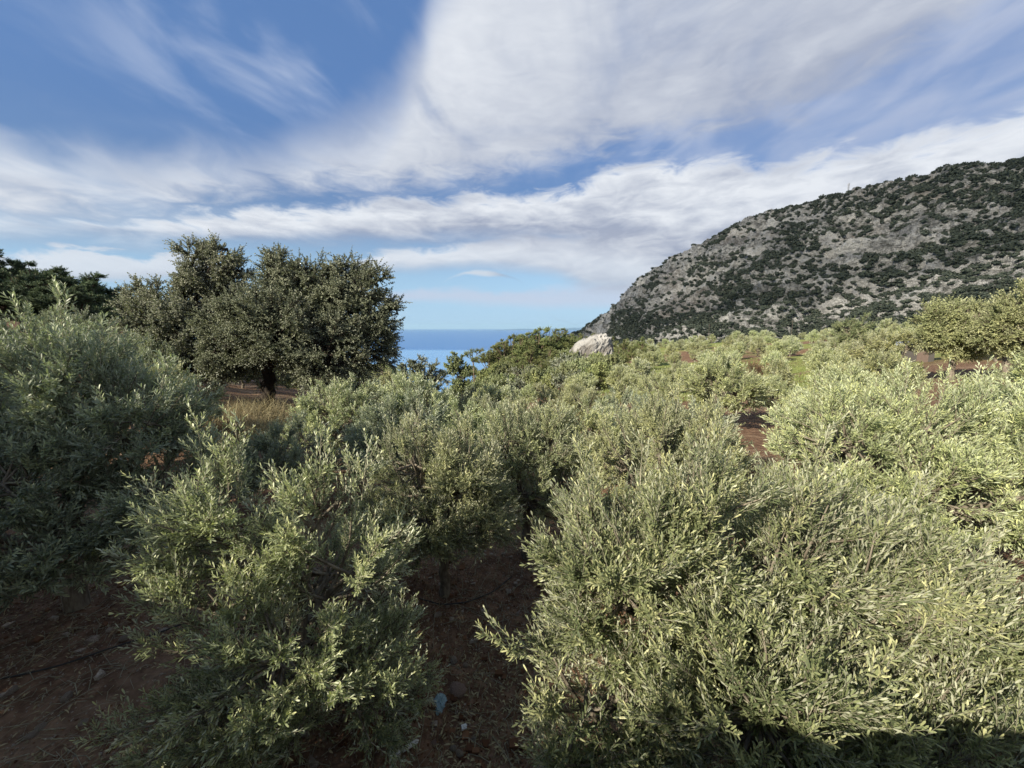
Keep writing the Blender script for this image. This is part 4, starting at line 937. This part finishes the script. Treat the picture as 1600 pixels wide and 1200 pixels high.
# litter: white tube, blue crumpled bag, white chip
p = on_ground(640, 1173); r = empty('plastic_tube', (p.x, p.y, p.z+.05), R(35))
wm = plain('white_plastic', (.62, .62, .60), .5, .4, .15)
g = Geo(); tubes(g, np.array([[(-.07, 0, 0), (-.06, 0, 0), (.07, 0, 0), (.09, 0, 0)]]), np.array([[.001, .019, .019, .001]]), 14); g.build('tube', [wm], r)
g = Geo(); tubes(g, np.array([[(-.115, 0, 0), (-.11, 0, 0), (-.085, 0, 0), (-.08, 0, 0)]]), np.array([[.001, .021, .021, .001]]), 14); g.build('cap', [wm], r)
tag(r, 'white plastic tube with a cap lying on the shaded soil', 'litter')
p = on_ground(686, 1106); g = rock_geo(91, 44, .6, 2.2); o = g.build('crumpled_bag', [plain('blue_film', (.20, .30, .34), .35, .5, .5, 14.)]); o.location = (p.x, p.y, p.z+.05); o.scale = (.055, .085, .04); tag(o, 'crumpled pale blue plastic bag on the soil', 'litter')
p = on_ground(725, 1143); g = Geo(); boxg(g, (0, 0, 0), (.045, .04, .02), 0, .4); boxg(g, (.01, .005, .013), (.03, .022, .008), 0, .7); o = g.build('tile_chip', [wm]); o.location = (p.x, p.y, p.z+.05); o.rotation_euler = (.2, .15, 0); tag(o, 'square white chip lying on the soil', 'litter')
# drip hoses
hm = plain('black_hose', (.018, .018, .018), .5, .4)
def hose(pts, lb, rad=.009, ho=.05):
    P = np.array([list(on_ground(*p)+Vector((0, 0, ho))) for p in pts])
    t = np.linspace(0, len(P)-1, 60); Q = np.stack([np.interp(t, np.arange(len(P)), P[:, i]) for i in range(3)], -1)
    k_ = np.ones(7)/7; Q2 = Q.copy()
    for i in range(3): Q2[3:-3, i] = np.convolve(Q[:, i], k_, 'valid')
    g = Geo(); tubes(g, Q2[None], np.full((1, 60), rad), 7); o = g.build('drip_hose', [hm]); tag(o, lb, 'hose')
hose([(-40, 1075), (30, 1062), (100, 1045), (170, 1020), (240, 998), (300, 975)], 'black drip irrigation hose crossing the left soil')
hose([(655, 940), (690, 950), (730, 946), (770, 930), (800, 905)], 'black drip irrigation hose curving behind the middle trunk')

# loose ground cover: clods, gravel, dead leaves and twigs
def scatter(name, lb, n, kind, m_, seed):
    rg_ = np.random.default_rng(seed)
    r_ = np.sqrt(rg_.uniform(3., 15.**2, n*2)); r_ = np.where(rg_.random(n*2) < .5, rg_.uniform(2.5, 9, n*2), r_); a = np.radians(rg_.uniform(-62, 56, n*2)); x, y = r_*np.sin(a), r_*np.cos(a)
    dn = fbm(x*.8, y*.8, o=3, s=seed); k = np.argsort(-(dn+rg_.random(n*2)*.9))[:n]; x, y = x[k], y[k]
    z = H(x, y)+fbm(x*2.2, y*2.2, o=4, s=9)*.07+fbm(x*9, y*9, o=3, s=19)*.022
    O = np.stack([x, y, z], -1); g = Geo()
    if kind == 'leaf':
        d = rdir(rg_, n); d[:, 2] *= .25; nn = rdir(rg_, n)*.5+(0, 0, 1)
        leaves(g, O+(0, 0, .012), d, nn, rg_.uniform(.03, .07, n), rg_.uniform(.008, .02, n), rg_.uniform(0, 1, n), 0, 'lance', .3)
    elif kind == 'twig':
        d = rdir(rg_, n); d[:, 2] *= .15; d = nrm(d); L = rg_.uniform(.08, .45, n)[:, None]
        P = np.stack([O+(0, 0, .012), O+d*L*.5+rg_.normal(size=(n, 3))*.02+(0, 0, .025), O+d*L+(0, 0, .015)], 1)
        tubes(g, P, np.repeat(rg_.uniform(.0012, .004, n)[:, None], 3, 1), 4, 0, rg_.uniform(0, 1))
    else:
        u = nrm(np.array([(1, 1, 1), (1, -1, 1), (-1, -1, 1), (-1, 1, 1), (1, 1, -1), (1, -1, -1), (-1, -1, -1), (-1, 1, -1)], float))
        f = np.array([0, 3, 2, 1, 4, 5, 6, 7, 0, 1, 5, 4, 1, 2, 6, 5, 2, 3, 7, 6, 3, 0, 4, 7])
        s = (rg_.uniform(.004, .015, n)*(1+3*(rg_.random(n) > .965)))[:, None, None]
        V_ = O[:, None]+u[None]*s*rg_.uniform(.5, 1.4, size=(n, 8, 1))*rg_.uniform(.6, 1.3, size=(n, 1, 3))
        g.add(V_.reshape(-1, 3), ((np.arange(n)*8)[:, None]+f).ravel(), np.full(n*6, 4), 0, np.repeat(rg_.random(n), 8))
    tag(g.build(name, [m_]), lb, 'ground cover', kind='stuff')
scatter('leaf_litter', 'dead leaves strewn over the soil', 26000, 'leaf', M['dry'], 71)
scatter('twig_litter', 'dry twigs strewn over the soil', 5000, 'twig', M['twig'], 72)
scatter('gravel', 'small stones strewn over the soil', 16000, 'stone', M['stone'], 73)
m_, t_ = mat('clod_soil'); out(t_, pbr(t_, t_.mix(t_.n('ShaderNodeAttribute', attribute_name='tint').outputs['Fac'], (.07, .032, .018), (.19, .10, .055)), .95, .1))
scatter('soil_clods', 'crumbly clods of red brown soil', 40000, 'stone', m_, 74)
rg_ = np.random.default_rng(77); n = 30000
a = np.radians(np.where(rg_.random(n) < .5, rg_.uniform(36, 55, n), rg_.uniform(-60, -5, n))); r_ = rg_.uniform(2.5, 40, n); x, y = r_*np.sin(a), r_*np.cos(a)
kk = fbm(x*.9, y*.9, o=3, s=12)+fbm(x*4, y*4, o=2, s=13)*.5 > .12; x, y = x[kk], y[kk]; n = len(x)
g = Geo(); leaves(g, np.stack([x, y, H(x, y)-.01], -1), rdir(rg_, n)*.7+(0, 0, .8), nrm(rdir(rg_, n)), rg_.uniform(.06, .22, n), rg_.uniform(.004, .012, n), rg_.uniform(0, 1, n), 0, 'lance', .3)
tag(g.build('dry_weeds', [M['dry']]), 'sparse dry weeds on the reddish soil', 'weeds', kind='stuff')
# short grass on the right hand field
rg_ = np.random.default_rng(75); n = 60000
r_ = rg_.uniform(30, 85, n); a = np.radians(rg_.uniform(12, 46, n)); x, y = r_*np.sin(a), r_*np.cos(a)
O = np.stack([x, y, H(x, y)-.02], -1); D = rdir(rg_, n)*.5+(0, 0, 1)
g = Geo(); leaves(g, O, D, nrm(rdir(rg_, n)), rg_.uniform(.12, .3, n), rg_.uniform(.02, .05, n), rg_.uniform(.2, 1, n), 0, 'lance', .3)
tag(g.build('grass', [leaf_mat('grass_blade', (.09, .12, .035), (.17, .20, .06), (.30, .32, .11), (.17, .2, .07))]), 'short green grass between the trees on the right', 'grass', kind='stuff')

# ------------------------------------------------------------------ shed, posts, poles
b = at(1434, 545, 50); z = hz(b.x, b.y); zt = at(1434, 540, 50).z
sh = empty('shed', (b.x, b.y, z), R(-42)); hh = max(1.6, zt-z)
g = Geo(); boxg(g, (0, 0, hh/2-.1), (2.0, 1.7, hh-.2)); g.build('wall', [plain('dark_boards', (.05, .045, .04))], sh)
g = Geo(); n = 33; xs = np.linspace(-1.45, 1.45, n); zc = .03*np.cos(np.arange(n)*math.pi)
V_ = np.concatenate([np.stack([xs, np.full(n, -1.2), zc+hh-.15], -1), np.stack([xs, np.full(n, 1.2), zc+hh+.25], -1), np.stack([xs, np.full(n, -1.2), zc+hh-.19], -1), np.stack([xs, np.full(n, 1.2), zc+hh+.21], -1)])
i = np.arange(n-1); q = np.concatenate([np.stack([i, i+1, i+1+n, i+n], -1), np.stack([i+2*n, i+3*n, i+1+3*n, i+1+2*n], -1), np.stack([i, i+2*n, i+1+2*n, i+1], -1)])
g.add(V_, q.ravel(), np.full(len(q), 4)); g.build('roof', [plain('grey_sheet', (.33, .36, .42), .45, .5)], sh)
g = Geo(); boxg(g, (.3, -.88, .8), (.7, .05, 1.5)); g.build('door', [plain('red_boards', (.10, .07, .055))], sh)
tag(sh, 'low dark shed with a grey sheet roof under the fruit trees', 'shed')
pm = plain('weathered_post', (.42, .39, .34), .85)
for px, py, ln, lean, lb in [(1398, 567, .8, .45, 'strongly leaning weathered post'), (1405, 568, 1.15, .12, 'upright pale weathered post beside the leaning one'), (1413, 566, 1.15, 0, 'dark thin upright post right of the pale one')]:
    b = at(px, py, 30); z = hz(b.x, b.y); g = Geo(); zz_ = np.linspace(-.2, ln, 7)
    tubes(g, np.array([[(lean*max(0, q_), .02*math.sin(q_*9), q_) for q_ in zz_]]), np.array([[.045, .045, .042, .042, .04, .038, .03]]), 8)
    o = g.build('fence_post', [pm if px != 1413 else plain('dark_post', (.06, .05, .045))]); o.location = (b.x, b.y, z); tag(o, lb, 'post')
dkp = plain('tarred_pole', (.07, .06, .05), .9)
for px, top, ft, r, lb in [(1102, 506, 520, 150, 'thin utility pole on the skyline of the far terraces'), (1229, 500, 520, 150, 'second thin utility pole, farther right on the terraces')]:
    b = at(px, 600, r); zt = at(px, top, r).z; z = hz(b.x, b.y); root = empty('utility_pole', (b.x, b.y, z)); g = Geo(); tubes(g, np.array([[(0, 0, -.3), (0, 0, 2), (0, 0, zt-z)]]), np.array([[.09, .08, .06]]), 8); g.build('pole', [dkp], root)
    g = Geo(); boxg(g, (0, 0, zt-z-.5), (1.2, .09, .09)); g.build('crossarm', [dkp], root); tag(root, lb, 'utility pole')
# ------------------------------------------------------------------ haze: thin sea air round the whole scene
hm_ = bpy.data.materials.new('sea_air'); hm_.use_nodes = True; t_ = NT(hm_.node_tree)
pv_ = t_.n('ShaderNodeVolumePrincipled'); pv_.inputs['Color'].default_value = (.55, .82, 1., 1); pv_.inputs['Density'].default_value = 1.1e-5; pv_.inputs['Anisotropy'].default_value = .1
o_ = t_.n('ShaderNodeOutputMaterial'); t_.put(o_.inputs['Volume'], pv_.outputs[0])
g = Geo(); boxg(g, (0, 43000, 160), (190000, 98000, 940)); hzo = g.build('haze', [hm_]); tag(hzo, kind='stuff')
print('OBJECTS', len(bpy.data.objects), 'TRIS', sum(len(m.polygons) for m in bpy.data.meshes))
